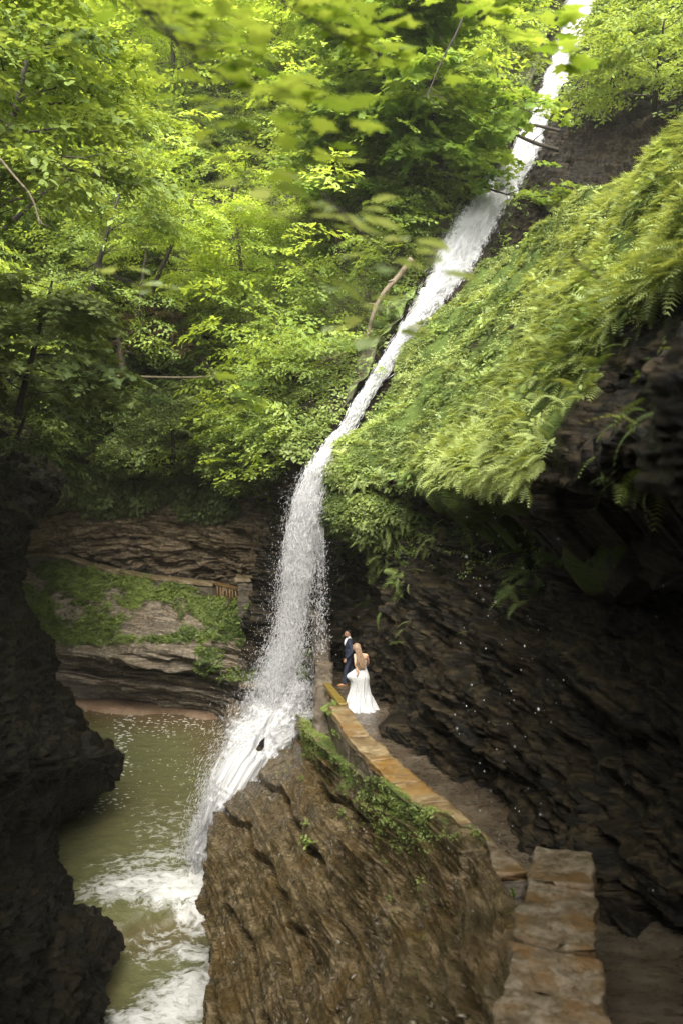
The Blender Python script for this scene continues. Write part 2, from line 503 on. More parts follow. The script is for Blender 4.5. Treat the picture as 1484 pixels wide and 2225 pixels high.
# densify along the path by arc so that near stretches get more of the grid
cave = sheet(cave_C[::-1], 300, SN, (-3, 14, 3), None, world=True)
pxx, pyy = toPX(cave.P)
dd = .80 * strata(cave.P, 3) + .55 * fbm(cave.P * np.array([.35, .35, .5]), 4, 12) + .10 * fbm(cave.P * 2.6, 3, 13)
tv = np.linspace(1, 0, 300)[:, None]
dd *= sst(0, .12, tv) * .75 + .25
cave.P = cave.P + cave.N * dd[..., None]
cave.N = gnorm(cave.P, (-3, 14, 3))
cm = sst(.45, .95, tv + .25 * fbm(cave.P * .5, 3, 33)) * .42 * (sst(13, 22, cave.P[..., 1]) * .8 + .2)
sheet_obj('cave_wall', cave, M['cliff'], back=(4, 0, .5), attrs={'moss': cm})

# ------------------------------------------------------------------ mossy bulge under the lip next to the fall
MB_ = [
 [(700,1058,25.0),(760,1062,24.0),(830,1070,23.2),(910,1080,22.3),(990,1100,21.6)],
 [(692,1085,24.6),(760,1085,23.2),(830,1095,22.2),(910,1110,21.4),(1000,1130,21.0)],
 [(690,1120,24.5),(755,1125,23.1),(830,1140,22.3),(905,1150,21.6),(995,1170,21.4)],
 [(696,1148,24.8),(760,1165,23.8),(830,1180,23.1),(905,1195,22.6),(990,1205,22.4)],
 [(705,1155,26.5),(775,1180,25.5),(850,1200,24.8),(920,1220,24.4),(1000,1230,24.0)],
]
mb = sheet(MB_, 140, 200, (0, 0, 7), [lambda P, N: .25 * strata(P, 91) + .25 * fbm(P * 1.6, 4, 92)])
sheet_obj('mossy_ledge', mb, M['cliff'], back=(.8, 1.2, .2), attrs={'moss': .55 + .35 * fbm(mb.P * 1.2, 3, 93)})

# ------------------------------------------------------------------ far cliff under the hillside
FC = [
 [(-400,985,27.5),(-150,985,28.5),(0,985,31.5),(130,975,36.0),(260,985,38.4),(400,990,37.4),(520,1000,35.0),(620,1005,30.6),(690,1010,28.0),(745,1015,27.6)],
 [(-400,1030,28.0),(-150,1030,29.0),(0,1025,32.0),(130,1020,36.4),(260,1030,38.8),(400,1035,38.0),(520,1040,35.7),(620,1045,31.4),(690,1050,29.2),(750,1050,28.6)],
 [(-400,1110,28.5),(-150,1110,30.0),(0,1105,33.4),(130,1100,36.8),(260,1110,39.0),(400,1115,38.0),(520,1115,35.8),(620,1120,31.8),(695,1120,31.0),(755,1120,30.0)],
 [(-400,1190,29.0),(-150,1190,31.0),(0,1180,35.0),(130,1180,37.8),(260,1190,39.4),(400,1200,38.2),(520,1210,36.2),(625,1215,32.0),(700,1210,32.2),(760,1200,31.0)],
 [(-400,1240,29.0),(-150,1240,31.5),(0,1235,35.8),(130,1235,38.9),(260,1245,40.1),(400,1260,39.1),(525,1275,37.1),(635,1285,32.9),(715,1290,32.0),(770,1280,31.0)],
 [(-400,1330,29.2),(-150,1330,31.8),(0,1330,36.0),(130,1330,39.8),(260,1340,41.0),(400,1350,39.9),(530,1360,37.8),(640,1380,34.6),(720,1400,32.2),(775,1410,31.2)],
]
fcl = sheet(FC, 300, 520, (0, 0, 7), [lambda P, N: .8 * strata(P, 101) + .5 * fbm(P * .4, 4, 102)])
sheet_obj('far_cliff', fcl, rock_mat('brown_layered_shale', (.02, .014, .007), (.14, .10, .055), (.38, .30, .20), (.2, .125, .06), rough=.6, band=6, rustamt=.35), back=(0, 4, 0), attrs={'moss': sst(.2, .7, fbm(fcl.P * .5, 3, 103)) * .45})

# ------------------------------------------------------------------ far ledge mass carrying the walkway
FL = [
 [(-200,1205,34.8),(40,1212,36.6),(110,1214,38.0),(200,1232,38.2),(300,1254,37.3),(400,1268,36.2),(490,1300,35.2),(560,1318,34.0),(620,1330,32.3),(680,1342,30.6),(712,1345,30.0)],
 [(-200,1235,34.4),(30,1250,36.0),(100,1256,37.2),(200,1268,37.3),(300,1290,36.4),(400,1305,35.3),(490,1330,34.4),(560,1345,33.2),(620,1352,31.9),(675,1365,30.4),(702,1370,30.0)],
 [(-200,1300,34.0),(30,1300,35.4),(105,1320,36.2),(200,1325,36.2),(300,1335,35.4),(400,1345,34.4),(490,1365,33.6),(560,1385,32.5),(615,1400,31.4),(665,1410,30.2),(692,1415,29.6)],
 [(-200,1360,33.8),(60,1350,35.0),(120,1375,35.4),(200,1385,35.2),(300,1385,34.4),(400,1395,33.6),(490,1420,32.9),(555,1440,31.9),(610,1455,31.0),(655,1465,29.8),(682,1470,29.0)],
 [(-200,1400,33.8),(80,1395,34.9),(130,1415,34.8),(205,1425,34.3),(300,1425,33.5),(400,1432,33.1),(480,1452,32.7),(545,1480,31.9),(600,1505,30.8),(640,1515,29.0),(672,1520,27.8)],
 [(-200,1440,34.4),(90,1430,35.4),(140,1445,35.4),(210,1450,35.1),(300,1448,34.5),(400,1460,34.2),(475,1478,33.7),(530,1505,32.6),(585,1540,30.6),(625,1560,28.6),(660,1565,27.0)],
 [(-200,1480,34.8),(100,1465,35.6),(150,1475,35.4),(220,1480,34.9),(310,1485,34.4),(400,1500,34.0),(470,1512,33.6),(515,1530,32.8),(560,1560,30.0),(610,1585,27.6),(655,1590,26.2)],
 [(-200,1510,35.4),(110,1500,36.4),(160,1505,36.3),(230,1512,36.0),(320,1520,35.6),(400,1530,35.0),(465,1540,34.2),(508,1555,32.6),(545,1585,29.4),(600,1615,26.8),(650,1620,25.4)],
 [(-200,1560,35.8),(110,1560,36.6),(160,1562,36.5),(230,1565,36.2),(320,1570,35.9),(400,1575,35.4),(465,1580,34.5),(508,1600,32.0),(535,1640,28.4),(590,1670,25.8),(650,1670,24.6)],
]
def d_ledge(P, N):
    px, py = toPX(P)
    k = sst(1360, 1440, py) * (1 - sst(500, 560, px))
    x, y, z = P[..., 0], P[..., 1], P[..., 2]
    bz = z + .07 * (x + 12) + .25 * fbm(P * .25, 2, 115) + 30
    r = 0
    for th, a in ((.62, .34), (.23, .16)):
        b = bz / th + .15 * vn(P * .8, 116)
        q = np.floor(b)
        f_ = b - q
        r = r + a * (sst(0, .5, f_) * (1 - sst(.82, 1, f_)) - .5) * (.7 + .6 * vn(np.stack([x * .3, y * .3, q * 3.1], -1), 117))
    r = r * sst(1380, 1450, py + .12 * (px - 300))
    return r * 1.3 + (.50 - .2 * k) * strata(P, 111) + .3 * fbm(P * .7, 4, 112)
fl = sheet(FL, 420, 620, (0, 0, 7), [d_ledge])
lpx, lpy = toPX(fl.P)
lm = (1 - sst(1370, 1430, lpy - 20 * fbm(fl.P, 2, 3))) * .3 + sst(430, 560, lpx) * (1 - sst(1430, 1500, lpy)) * .3
sheet_obj('walkway_ledge', fl, M['ledge'], back=(0, 5, 0), attrs={'moss': lm})

# shore of brown shale at the far side of the pool
SH = []
for k, (dy) in enumerate((-14, 4, 14, 22, 40)):
    z = (-4.80, -4.84, -4.93, -5.02, -5.2)[k]
    SH.append([tuple(PZ(px, 1522 + dy + (px - 150) * .062 + 4 * math.sin(px * .03), z)) for px in (60, 150, 230, 300, 380, 450, 520, 575)])
shr = sheet(np.array(SH), 60, 260, (0, 30, 7), [lambda P, N: .05 * fbm(P * np.array([1.5, 3, 1]), 4, 121)], world=True)
sheet_obj('shore', shr, rock_mat('brown_shore_shale', (.10, .062, .034), (.19, .125, .075), (.30, .22, .15), (.18, .10, .05), rough=.5, band=1, rustamt=.4, bump=.03), back=(0, 0, -.6), attrs={'moss': np.zeros(shr.P.shape[:2])})

# ------------------------------------------------------------------ big foreground rock mass beneath the parapet
BR = [
 [(560,1640,25.6),(585,1600,25.4),(610,1575,25.2),(640,1560,24.5),(668,1552,23.2),(690,1545,21.0),(706,1535,18.9),(712,1533,18.7)],
 [(545,1668,24.3),(580,1655,23.6),(618,1640,22.8),(650,1618,21.4),(685,1595,19.8),(715,1580,18.2),(745,1570,17.4),(752,1568,17.3)],
 [(486,1712,22.6),(520,1704,22.0),(570,1690,21.0),(625,1680,19.6),(680,1665,18.2),(735,1650,16.6),(790,1640,15.3),(800,1640,15.2)],
 [(472,1790,20.8),(510,1785,19.9),(580,1775,18.2),(660,1760,16.6),(740,1750,15.0),(820,1730,13.6),(885,1722,12.8),(897,1722,12.7)],
 [(450,1895,18.6),(495,1890,17.6),(590,1880,15.8),(690,1865,14.2),(790,1850,12.8),(890,1835,11.6),(985,1810,10.7),(1000,1812,10.6)],
 [(452,1985,17.0),(500,1980,15.9),(600,1975,14.1),(710,1960,12.6),(830,1940,11.2),(940,1920,10.1),(1060,1895,9.2),(1085,1900,9.1)],
 [(462,2070,15.4),(505,2070,14.5),(610,2065,12.8),(730,2050,11.3),(850,2030,10.0),(970,2005,8.9),(1075,1985,8.1),(1122,1980,7.7)],
 [(440,2160,14.2),(490,2160,13.3),(610,2160,11.6),(740,2145,10.2),(865,2125,8.9),(980,2100,7.9),(1080,2080,7.0),(1112,2075,6.7)],
 [(432,2260,13.0),(490,2260,12.2),(620,2260,10.6),(750,2250,9.2),(875,2235,8.0),(985,2220,7.0),(1070,2210,6.2),(1102,2200,5.9)],
 [(400,2480,11.2),(480,2480,10.5),(620,2480,9.2),(750,2480,8.0),(870,2480,6.9),(980,2480,6.1),(1060,2480,5.4),(1095,2480,5.1)],
]
BRw = PY(*[np.array(BR, float)[..., i] for i in range(3)])
# two extra columns fold the left side down into the water and back
e1 = BRw[:, :1] + np.array([.10, .45, -.9])
e2 = BRw[:, :1] + np.array([.9, 1.0, -2.6])
BRw = np.concatenate([e2, e1, BRw], 1)
def d_rock(P, N):
    w = sst(0, .08, np.linspace(0, 1, P.shape[1]))[None]
    edge = 1 - .92 * sst(.86, 1.0, np.linspace(0, 1, P.shape[1]))[None]
    lo = .34 * fbm(P * np.array([.35, .2, .35]), 3, 130)
    # bedding plates, tilted up towards the viewpoint, breaking into blocks with sharp edges
    x, y = P[..., 0], P[..., 1]
    dip = P[..., 2] + .225 * y + .14 * fbm(P * .35, 3, 131) + 40
    r = 0
    calm = .25 + .75 * sst(-.35, .25, vn(P * np.array([.5, .4, .5]), 139) + .9 * sst(-1.5, 1.2, P[..., 2]) - .35)
    for th, a, q in ((.85, .30, .35), (.31, .15, .8), (.115, .065, 1.8), (.05, .026, 3.2)):
        b = dip / th + .20 * vn(P * q * .6, 132) + .10 * vn(P * q * 1.9, 138)
        k = np.floor(b)
        f = b - k
        cx = np.floor(x * q + 1.3 * vn(P * q * .7, 133) + k * .37)
        cy = np.floor(y * q * .6 + 1.1 * vn(P * q * .5, 134) + k * .61)
        blk = _h(cx.astype(np.int64), cy.astype(np.int64), k.astype(np.int64), 135) - .5
        saw = f - .5 - 1.0 * sst(.93, 1.0, f)
        r = r + a * (1.5 * saw * (.45 + .9 * (blk + .5)) + .45 * blk) * calm
    px, py = toPX(P)
    slabz = sst(2060, 2110, py + .9 * (px - 800)) * sst(700, 740, px) * (1 - sst(900, 950, px))
    r = r * (1 - .7 * slabz)
    ck = np.array([(700, 2190), (745, 2160), (790, 2112), (812, 2090), (838, 2045), (860, 2015), (884, 1980)], float)
    dmin = np.full(px.shape, 1e9)
    wob = 5 * vn(np.stack([px / 14, py / 14, 0 * px], -1), 171)
    for (x0, y0), (x1, y1) in zip(ck[:-1], ck[1:]):
        L2 = (x1 - x0) ** 2 + (y1 - y0) ** 2
        tt_ = np.clip(((px - x0) * (x1 - x0) + (py - y0) * (y1 - y0)) / L2, 0, 1)
        dmin = np.minimum(dmin, np.hypot(px - x0 - tt_ * (x1 - x0) + wob, py - y0 - tt_ * (y1 - y0)))
    r = r - .16 * (1 - sst(2.5, 7, dmin))
    bb = dip / .85 + .25 * vn(P * .42, 132) + .12 * vn(P * 1.33, 138)
    g = np.abs(bb - np.floor(bb) - .5)
    r = r - .34 * (1 - sst(.0, .10, g)) * sst(-.25, .2, vn(P * .6, 137)) * (1 - .8 * slabz)
    return (lo + r) * edge - .10 * (1 - edge) + .03 * fbm(np.stack([x * 2.4, y * 1.4, dip * 7], -1), 5, 136, .62)
br = sheet(BRw, 980, 720, (-6, 2, 14), [d_rock], world=True)
bx, by = toPX(br.P)
ridge = sst(.62, .9, np.linspace(0, 1, 720))[None] * (1 - sst(1700, 1900, by))
bm = .72 * ridge + .27 * sst(.1, .6, fbm(br.P * .9, 3, 136)) * (1 - sst(1750, 1950, by)) + .3 * (1 - sst(1600, 1680, by)) - .05
sheet_obj('rock_mass', br, M['boulder'], back=(1.2, .5, -3.0), attrs={'moss': bm})

# ------------------------------------------------------------------ left near cliff
LC = [
 [(-300,560,16),(-200,600,20),(-120,640,23),(-60,700,26),(-30,720,29),(-90,720,33)],
 [(-300,900,12),(-160,930,17),(-40,960,22),(60,985,26),(110,990,28.5),(60,990,33)],
 [(-300,1060,10.5),(-150,1060,15),(-20,1060,20.5),(70,1060,25),(130,1060,28),(90,1060,33)],
 [(-300,1180,9.6),(-160,1180,14),(-60,1180,19),(15,1180,24),(52,1180,27.5),(20,1180,33)],
 [(-300,1290,9.0),(-170,1290,13),(-80,1290,18),(-10,1290,22.5),(24,1290,26),(-10,1290,32)],
 [(-300,1380,8.6),(-160,1380,12.6),(-50,1380,17.5),(50,1380,22),(104,1380,25.5),(60,1390,32)],
 [(-300,1470,8.2),(-150,1470,12.2),(-30,1470,16.6),(60,1470,21),(125,1475,25),(90,1490,31)],
 [(-300,1570,7.8),(-130,1570,12),(10,1570,16.6),(110,1570,20.8),(180,1575,24.5),(130,1590,29)],
 [(-300,1640,7.6),(-110,1640,12),(50,1640,16.8),(180,1640,21.5),(252,1640,24.5),(190,1640,28)],
 [(-300,1690,7.4),(-120,1690,11.8),(30,1690,16.4),(150,1700,21),(232,1700,24.6),(170,1720,27.2)],
 [(-300,1760,7.2),(-140,1760,11.2),(0,1760,15.4),(80,1770,19.5),(132,1780,23.6),(90,1800,25.5)],
 [(-300,1880,7.0),(-140,1880,10.4),(-10,1880,14.2),(80,1880,17.8),(128,1890,21.0),(90,1900,23.5)],
 [(-300,1960,6.8),(-130,1960,10),(10,1960,13.4),(95,1960,16.6),(158,1965,19.8),(120,1970,22.0)],
 [(-300,2010,6.6),(-120,2010,9.8),(30,2010,13),(150,2015,16.4),(246,2015,18.8),(200,2030,20.6)],
 [(-300,2090,6.4),(-110,2090,9.4),(40,2090,12.4),(150,2090,15.2),(238,2095,17.6),(200,2110,19)],
 [(-300,2230,6.0),(-110,2230,8.8),(30,2230,11.4),(130,2235,13.8),(200,2240,15.8),(165,2260,17.2)],
 [(-300,2500,5.2),(-110,2500,7.6),(30,2500,9.8),(120,2500,11.6),(175,2500,13.0),(140,2510,14.4)],
]
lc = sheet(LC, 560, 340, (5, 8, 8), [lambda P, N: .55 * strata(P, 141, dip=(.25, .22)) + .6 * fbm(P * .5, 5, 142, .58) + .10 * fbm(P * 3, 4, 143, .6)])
sheet_obj('near_cliff', lc, rock_mat('tree_shade_brown_shale', (.0008, .0006, .0003), (.0028, .0021, .0009), (.020, .015, .006), (.014, .009, .002), rough=.55, band=4, rustamt=.4, spec=.22), back=(-4, 0, 0), attrs={'moss': np.full(lc.P.shape[:2], .05)})  # rock colour lowered in place of the shade cast by trees above

# gorge wall going on behind the viewpoint, plus an added overhang that blocks sun
def wall_strip(name, pts, z0, z1, lean, seed):
    rows = []
    for z in np.linspace(z1, z0, 6):
        rows.append([(x + lean[0] * (z - z0), y + lean[1] * (z - z0), z) for x, y in pts])
    s = sheet(np.array(rows), 90, 160, (0, 2, 6), [lambda P, N: .5 * strata(P, seed) + .6 * fbm(P * .3, 3, seed)], world=True)
    c = s.P.mean((0, 1)) - np.array([0, 2, 6])
    sheet_obj(name, s, M['cliff'], back=tuple(c / np.linalg.norm(c) * 3), attrs={'moss': np.full(s.P.shape[:2], .2)})
wall_strip('unseen_gorge_cliff', [(-5.2, 9), (-4.6, 5), (-4.4, 1), (-4.6, -4), (-4, -10), (0, -13), (3, -12)], -7, 17, (-.12, 0), 151)
wall_strip('unseen_gorge_cliff', [(3.0, 1.2), (2.4, -2), (2.2, -6), (1.6, -12.5)], 8, 20, (-.32, 0), 152)  # added out of view, leaning over to keep sun off the near cave wall

# ------------------------------------------------------------------ walkway floor
PF = [(-16,38.6,-.45),(-12,38.4,-.5),(-8,37.2,-.6),(-5,35.4,-.7),(-3.0,33.4,-.8),(-1.6,31.2,-.95),(-.55,28.6,-1.1),(.0,26.4,-1.05),(.28,24.4,-.75),(.42,22.6,-.35),(.5,21.0,-.05),(.75,18.6,.15),(1.3,15.8,.4),(2.0,13.0,.72),(2.5,11.0,1.05),(2.85,9.3,1.5),(3.1,7.8,2.0),(3.1,6.4,2.5),(2.7,4.8,3.2),(2.4,2.5,4.2),(2.4,-2,4.8)]
PFa = np.array(PF)
T = np.gradient(PFa, axis=0)
T /= np.linalg.norm(T[:, :2], axis=1, keepdims=True)
side = np.stack([-T[:, 1], T[:, 0], 0 * T[:, 0]], 1)
nearw = sst(11, 8.5, PFa[:, 1])[:, None]
rows = [PFa + side * (w - k * nearw) for w, k in ((-.5, .75), (-.1, .4), (.5, 0), (1.25, 0))]
pf = sheet(np.array(rows).transpose(1, 0, 2), 700, 60, (0, 20, 60), [lambda P, N: .03 * fbm(P * np.array([1.2, 1.2, 1]), 4, 161) + .02 * np.round(2 * vn(P * .9, 4))], world=True)
sheet_obj('path', pf, rock_mat('wet_flagstone', (.022, .0165, .010), (.062, .048, .032), (.13, .105, .074), (.080, .052, .028), rough=.28, band=1, bump=.02, rustamt=.4), back=(0, 0, -.5), attrs={'moss': np.zeros(pf.P.shape[:2])})
# ------------------------------------------------------------------ pool and stream
pys = np.concatenate([np.linspace(1500, 1700, 200), np.linspace(1702, 2300, 420)])
pxs = np.linspace(60, 760, 460)
GX, GY = np.meshgrid(pxs, pys)
a_ = (GX - W0 / 2) / FPX
b_ = -(GY - H0 / 2) / FPX
drop = .55 * sst(1965, 2060, GY + 20 * np.sin(GX * .02) + (GX - 300) * .06)
zz = -5.0 - drop
t_ = (zz - CAMZ) / (-sp + b_ * cp)
Pw = np.stack([a_ * t_, (cp + b_ * sp) * t_, zz], -1)
wsh = Sheet()
def blob(cx, cy, rx, ry, rot=0, soft=1.0):
    c, s_ = math.cos(math.radians(rot)), math.sin(math.radians(rot))
    X, Y_ = GX - cx, GY - cy
    u = (X * c + Y_ * s_) / rx
    v = (-X * s_ + Y_ * c) / ry
    return 1 - sst(1 - .5 * soft, 1 + .5 * soft, np.sqrt(u * u + v * v))
Q2 = np.stack([GX / 34, GY / 22, 0 * GX], -1)
wr = 10 * fbm(Q2, 3, 201)
GX0, GY0 = GX.copy(), GY.copy()
GX = GX + wr
GY = GY + 8 * fbm(Q2 + 9, 3, 202)
foam = np.maximum.reduce([
    blob(385, 1935, 130, 42, 3, 1.7), blob(290, 1925, 120, 34, -12, 1.9) * .8, blob(430, 1985, 55, 48, 50, 1.6),
    blob(452, 1850, 42, 110, 8, 1.6) * .95, blob(470, 1780, 30, 90, 12, 1.6) * .7,
    blob(420, 2175, 140, 62, -28, 1.7), blob(300, 2235, 110, 40, -10, 1.8) * .9, blob(420, 2075, 60, 22, 8, 1.4) * .75,
    blob(180, 2225, 30, 26, -40, 1.3) * .8, blob(345, 2060, 90, 45, -10, 1.6) * .42, blob(330, 1870, 120, 22, -8, 1.5) * .5])
foam = np.maximum(foam, .33 * blob(380, 1800, 110, 70, 0, 1.6))
foam = np.maximum(foam, .55 * blob(560, 1590, 70, 90, 30, 1.6))
fleck = np.maximum.reduce([blob(270, 1590, 28, 70, 12, 1.6), blob(262, 1680, 26, 60, 12, 1.6), blob(225, 1745, 90, 22, -12, 1.5) * .9, blob(380, 1570, 150, 34, 0, 1.6) * .75, blob(360, 1680, 120, 60, 0, 1.6) * .4, blob(300, 1545, 200, 14, 3, 1.6) * .8])
shal = np.maximum.reduce([sst(1600, 1545, GY - (GX - 150) * .06), blob(480, 1610, 60, 60, 0, 1.8) * .8, blob(300, 1760, 220, 60, 0, 1.8) * .25, blob(340, 2040, 110, 45, -5, 1.2) * .6, blob(200, 2150, 60, 80, 0, 1.5) * .5])
GX, GY = GX0, GY0
h = .035 * fbm(Pw * np.array([2.2, 3.0, 1]), 4, 203) + .10 * foam * (.4 + fbm(Pw * np.array([3, 3, 1]), 4, 204)) + .05 * sst(1850, 2000, GY) * fbm(Pw * np.array([1.5, 1.8, 1]), 3, 205)
Pw[..., 2] += h + .12 * foam
wsh.P = Pw
m, nt, out, N = nodes_mat('river_water')
co = N('ShaderNodeTexCoord').outputs['Object']
af = N('ShaderNodeAttribute', attribute_name='foam').outputs['Fac']
ak = N('ShaderNodeAttribute', attribute_name='fleck').outputs['Fac']
ash = N('ShaderNodeAttribute', attribute_name='shallow').outputs['Fac']
wp = N('ShaderNodeTexNoise', {'Vector': co, 'Scale': 1.6, 'Detail': 3.0}).outputs[1]
cw = N('ShaderNodeMapping', {'Vector': mixc(N, .35, co, wp), 'Scale': (1.0, 1.6, 1.0)}).outputs[0]
n1 = N('ShaderNodeTexNoise', {'Vector': cw, 'Scale': 5.0, 'Detail': 9.0, 'Roughness': .72}).outputs[0]
n1b = mth(N, 'ABSOLUTE', mth(N, 'SUBTRACT', N('ShaderNodeTexNoise', {'Vector': cw, 'Scale': 4.2, 'Detail': 6.0, 'Roughness': .6}).outputs[0], .5))
vein = mth(N, 'SUBTRACT', .2, mth(N, 'MULTIPLY', n1b, 2.4))
fm = mth(N, 'ADD', mth(N, 'MULTIPLY', af, 1.1), mth(N, 'ADD', mth(N, 'MULTIPLY', mth(N, 'SUBTRACT', n1, .5), 2.6), mth(N, 'MULTIPLY', vein, .9)))
fmask = ramp(N, fm, [(.42, 0.0), (1.05, 1.0)])
fmask = mth(N, 'MULTIPLY', fmask, ramp(N, af, [(.03, 0.0), (.25, 1.0)]))
vo = N('ShaderNodeTexVoronoi', {'Vector': cw, 'Scale': 6.5}, feature='F1').outputs[0]
fl1 = ramp(N, mth(N, 'SUBTRACT', mth(N, 'MULTIPLY_ADD', ak, .36, mth(N, 'MULTIPLY', mth(N, 'SUBTRACT', n1, .5), .8)), vo), [(.0, 0.0), (.05, 1.0)])
fl1 = mth(N, 'MULTIPLY', fl1, ramp(N, ak, [(.05, 0.0), (.3, 1.0)]))
fa = mth(N, 'MAXIMUM', fmask, fl1)
wcol = mixc(N, ash, (.098, .102, .042), (.080, .048, .020))
wcol = mixc(N, mth(N, 'MULTIPLY', ramp(N, n1, [(.35, 0.0), (.7, 1.0)]), .4), wcol, (.19, .18, .085))
col = mixc(N, fa, wcol, (.54, .54, .51))
wv = N('ShaderNodeTexNoise', {'Vector': N('ShaderNodeMapping', {'Vector': co, 'Scale': (1.0, 2.2, 1.0)}).outputs[0], 'Scale': 9.0, 'Detail': 6.0, 'Roughness': .62}).outputs[0]
bm = N('ShaderNodeBump', {'Height': mth(N, 'ADD', wv, mth(N, 'MULTIPLY', fa, .9)), 'Strength': .6, 'Distance': .05}).outputs[0]
pr = N('ShaderNodeBsdfPrincipled', {'Base Color': col, 'Roughness': mth(N, 'MULTIPLY_ADD', fa, .7, .12), 'IOR': 1.33, 'Normal': bm})
nt.links.new(pr.outputs[0], out.inputs[0])
sheet_obj('water', wsh, m, back=(0, 0, -1.5), attrs={'foam': foam, 'fleck': fleck, 'shallow': np.clip(shal, 0, 1)})

# river bed below, reaching past everything in view
V = np.array([[-40, -15, -6.6], [40, -15, -6.6], [40, 75, -6.6], [-40, 75, -6.6], [-40, -15, -8], [40, -15, -8], [40, 75, -8], [-40, 75, -8]], float)
o = mesh_obj('ground', V, np.array([[0, 1, 2, 3], [7, 6, 5, 4], [0, 4, 5, 1], [1, 5, 6, 2], [2, 6, 7, 3], [3, 7, 4, 0]]), M['soil'])
o['kind'] = 'structure'

# ------------------------------------------------------------------ the waterfall
def water_mat(name, lo, hi, streak):
    m, nt, out, N = nodes_mat(name)
    u = N('ShaderNodeAttribute', attribute_name='u').outputs['Fac']
    v = N('ShaderNodeAttribute', attribute_name='v').outputs['Fac']
    e = N('ShaderNodeAttribute', attribute_name='cover').outputs['Fac']
    cx = N('ShaderNodeCombineXYZ', {0: mth(N, 'MULTIPLY', u, streak[0]), 1: mth(N, 'MULTIPLY', v, streak[1])}).outputs[0]
    n = N('ShaderNodeTexNoise', {'Vector': cx, 'Scale': 1.0, 'Detail': 8.0, 'Roughness': .75}).outputs[0]
    al = ramp(N, mth(N, 'ADD', e, mth(N, 'MULTIPLY', mth(N, 'SUBTRACT', n, .5), 2.2)), [(lo, 0.0), (hi, 1.0)])
    bm = N('ShaderNodeBump', {'Height': n, 'Strength': .6, 'Distance': .03}).outputs[0]
    col = ramp(N, n, [(.3, (.50, .51, .52)), (.6, (.70, .70, .69))])
    p = N('ShaderNodeBsdfPrincipled', {'Base Color': col, 'Roughness': .45, 'Normal': bm, 'Specular IOR Level': .3})
    tl = N('ShaderNodeBsdfTranslucent', {'Color': (.7, .71, .72, 1)})
    s1 = N('ShaderNodeMixShader', {0: .35, 1: p.outputs[0], 2: tl.outputs[0]})
    tr = N('ShaderNodeBsdfTransparent')
    s2 = N('ShaderNodeMixShader', {0: al, 1: tr.outputs[0], 2: s1.outputs[0]})
    nt.links.new(s2.outputs[0], out.inputs[0])
    return m
M['fall'] = water_mat('falling_water', .35, .8, (13, 13))
M['veil'] = water_mat('spray_veil', .3, 1.5, (18, 16))
FREE = np.array([(706,1000,25.1,26),(690,1030,24.75,28),(673,1080,24.5,32),(659,1150,24.5,32),(649,1230,24.6,34),(639,1310,24.7,37),(625,1400,24.7,43),(603,1470,24.6,52),(586,1540,24.5,64)], float)
CASC = np.array([(640,1480,25.0,40),(612,1540,24.7,76),(580,1595,24.2,84),(545,1645,23.2,76),(512,1695,22.1,60),(484,1750,21.9,44),(462,1810,22.3,42),(448,1875,22.6,48)], float)
SIDE = np.array([(704,1545,22.4,10),(680,1562,22.6,22),(648,1585,22.9,34),(610,1610,23.2,40)], float)
def ribbon(name, A, n, mat, off, cover, seed, parent=None, lump=.10, nu=40):
    t = np.linspace(0, 1, n)
    f = fall_at(t, A)
    u = np.linspace(-1, 1, nu)
    ctr = PY(f[:, 0], f[:, 1], f[:, 2])
    T_ = np.gradient(ctr, axis=0)
    T_ /= np.linalg.norm(T_, axis=1, keepdims=True)
    vw = ctr - np.array([0, 0, CAMZ])
    dist = np.linalg.norm(vw, axis=1)
    A_ = np.cross(T_, vw / dist[:, None])
    A_ /= np.linalg.norm(A_, axis=1, keepdims=True)
    if A_[:, 0].mean() < 0:
        A_ = -A_
    hw = f[:, 3] * dist / FPX * (.9 + .16 * vn(np.stack([t * n / 22, 0 * t, 0 * t + seed], -1), 77) + .12 * vn(np.stack([t * n / 7, 0 * t, 0 * t + seed], -1), 78))
    s = np.concatenate([[0], np.cumsum(np.linalg.norm(np.diff(ctr, axis=0), axis=1))])
    P = ctr[:, None] + A_[:, None] * (hw[:, None] * u[None])[..., None]
    nf = np.cross(A_, T_)
    nf[(nf * vw).sum(1) > 0] *= -1
    q = np.stack([np.broadcast_to(u[None] * 4, P.shape[:2]), np.broadcast_to(s[:, None] * 1.0, P.shape[:2]), np.full(P.shape[:2], seed)], -1)
    bul = (1 - u[None] ** 2) * .18 * hw[:, None] + off + lump * fbm(q, 4, seed)
    P = P + nf[:, None] * bul[..., None]
    U = np.broadcast_to(u[None] * hw[:, None], P.shape[:2])
    Vv = np.broadcast_to(s[:, None], P.shape[:2]) * .35 + seed
    if callable(cover):
        cv = cover(u[None], t[:, None])
    sh = Sheet()
    sh.P = P
    o = sheet_obj(name, sh, mat, back=tuple(-nf.mean(0) * .12), attrs={'u': U, 'v': Vv, 'cover': np.broadcast_to(cv, P.shape[:2])}, kind=None)
    if parent:
        o.parent = parent
    return o
rngw = np.random.default_rng(5)
OCT = np.array([[0, 0, 1], [0, 0, -1], [1, 0, 0], [-1, 0, 0], [0, 1, 0], [0, -1, 0]], float)
OCF = np.array([[0, 2, 4], [0, 4, 3], [0, 3, 5], [0, 5, 2], [1, 4, 2], [1, 3, 4], [1, 5, 3], [1, 2, 5]])
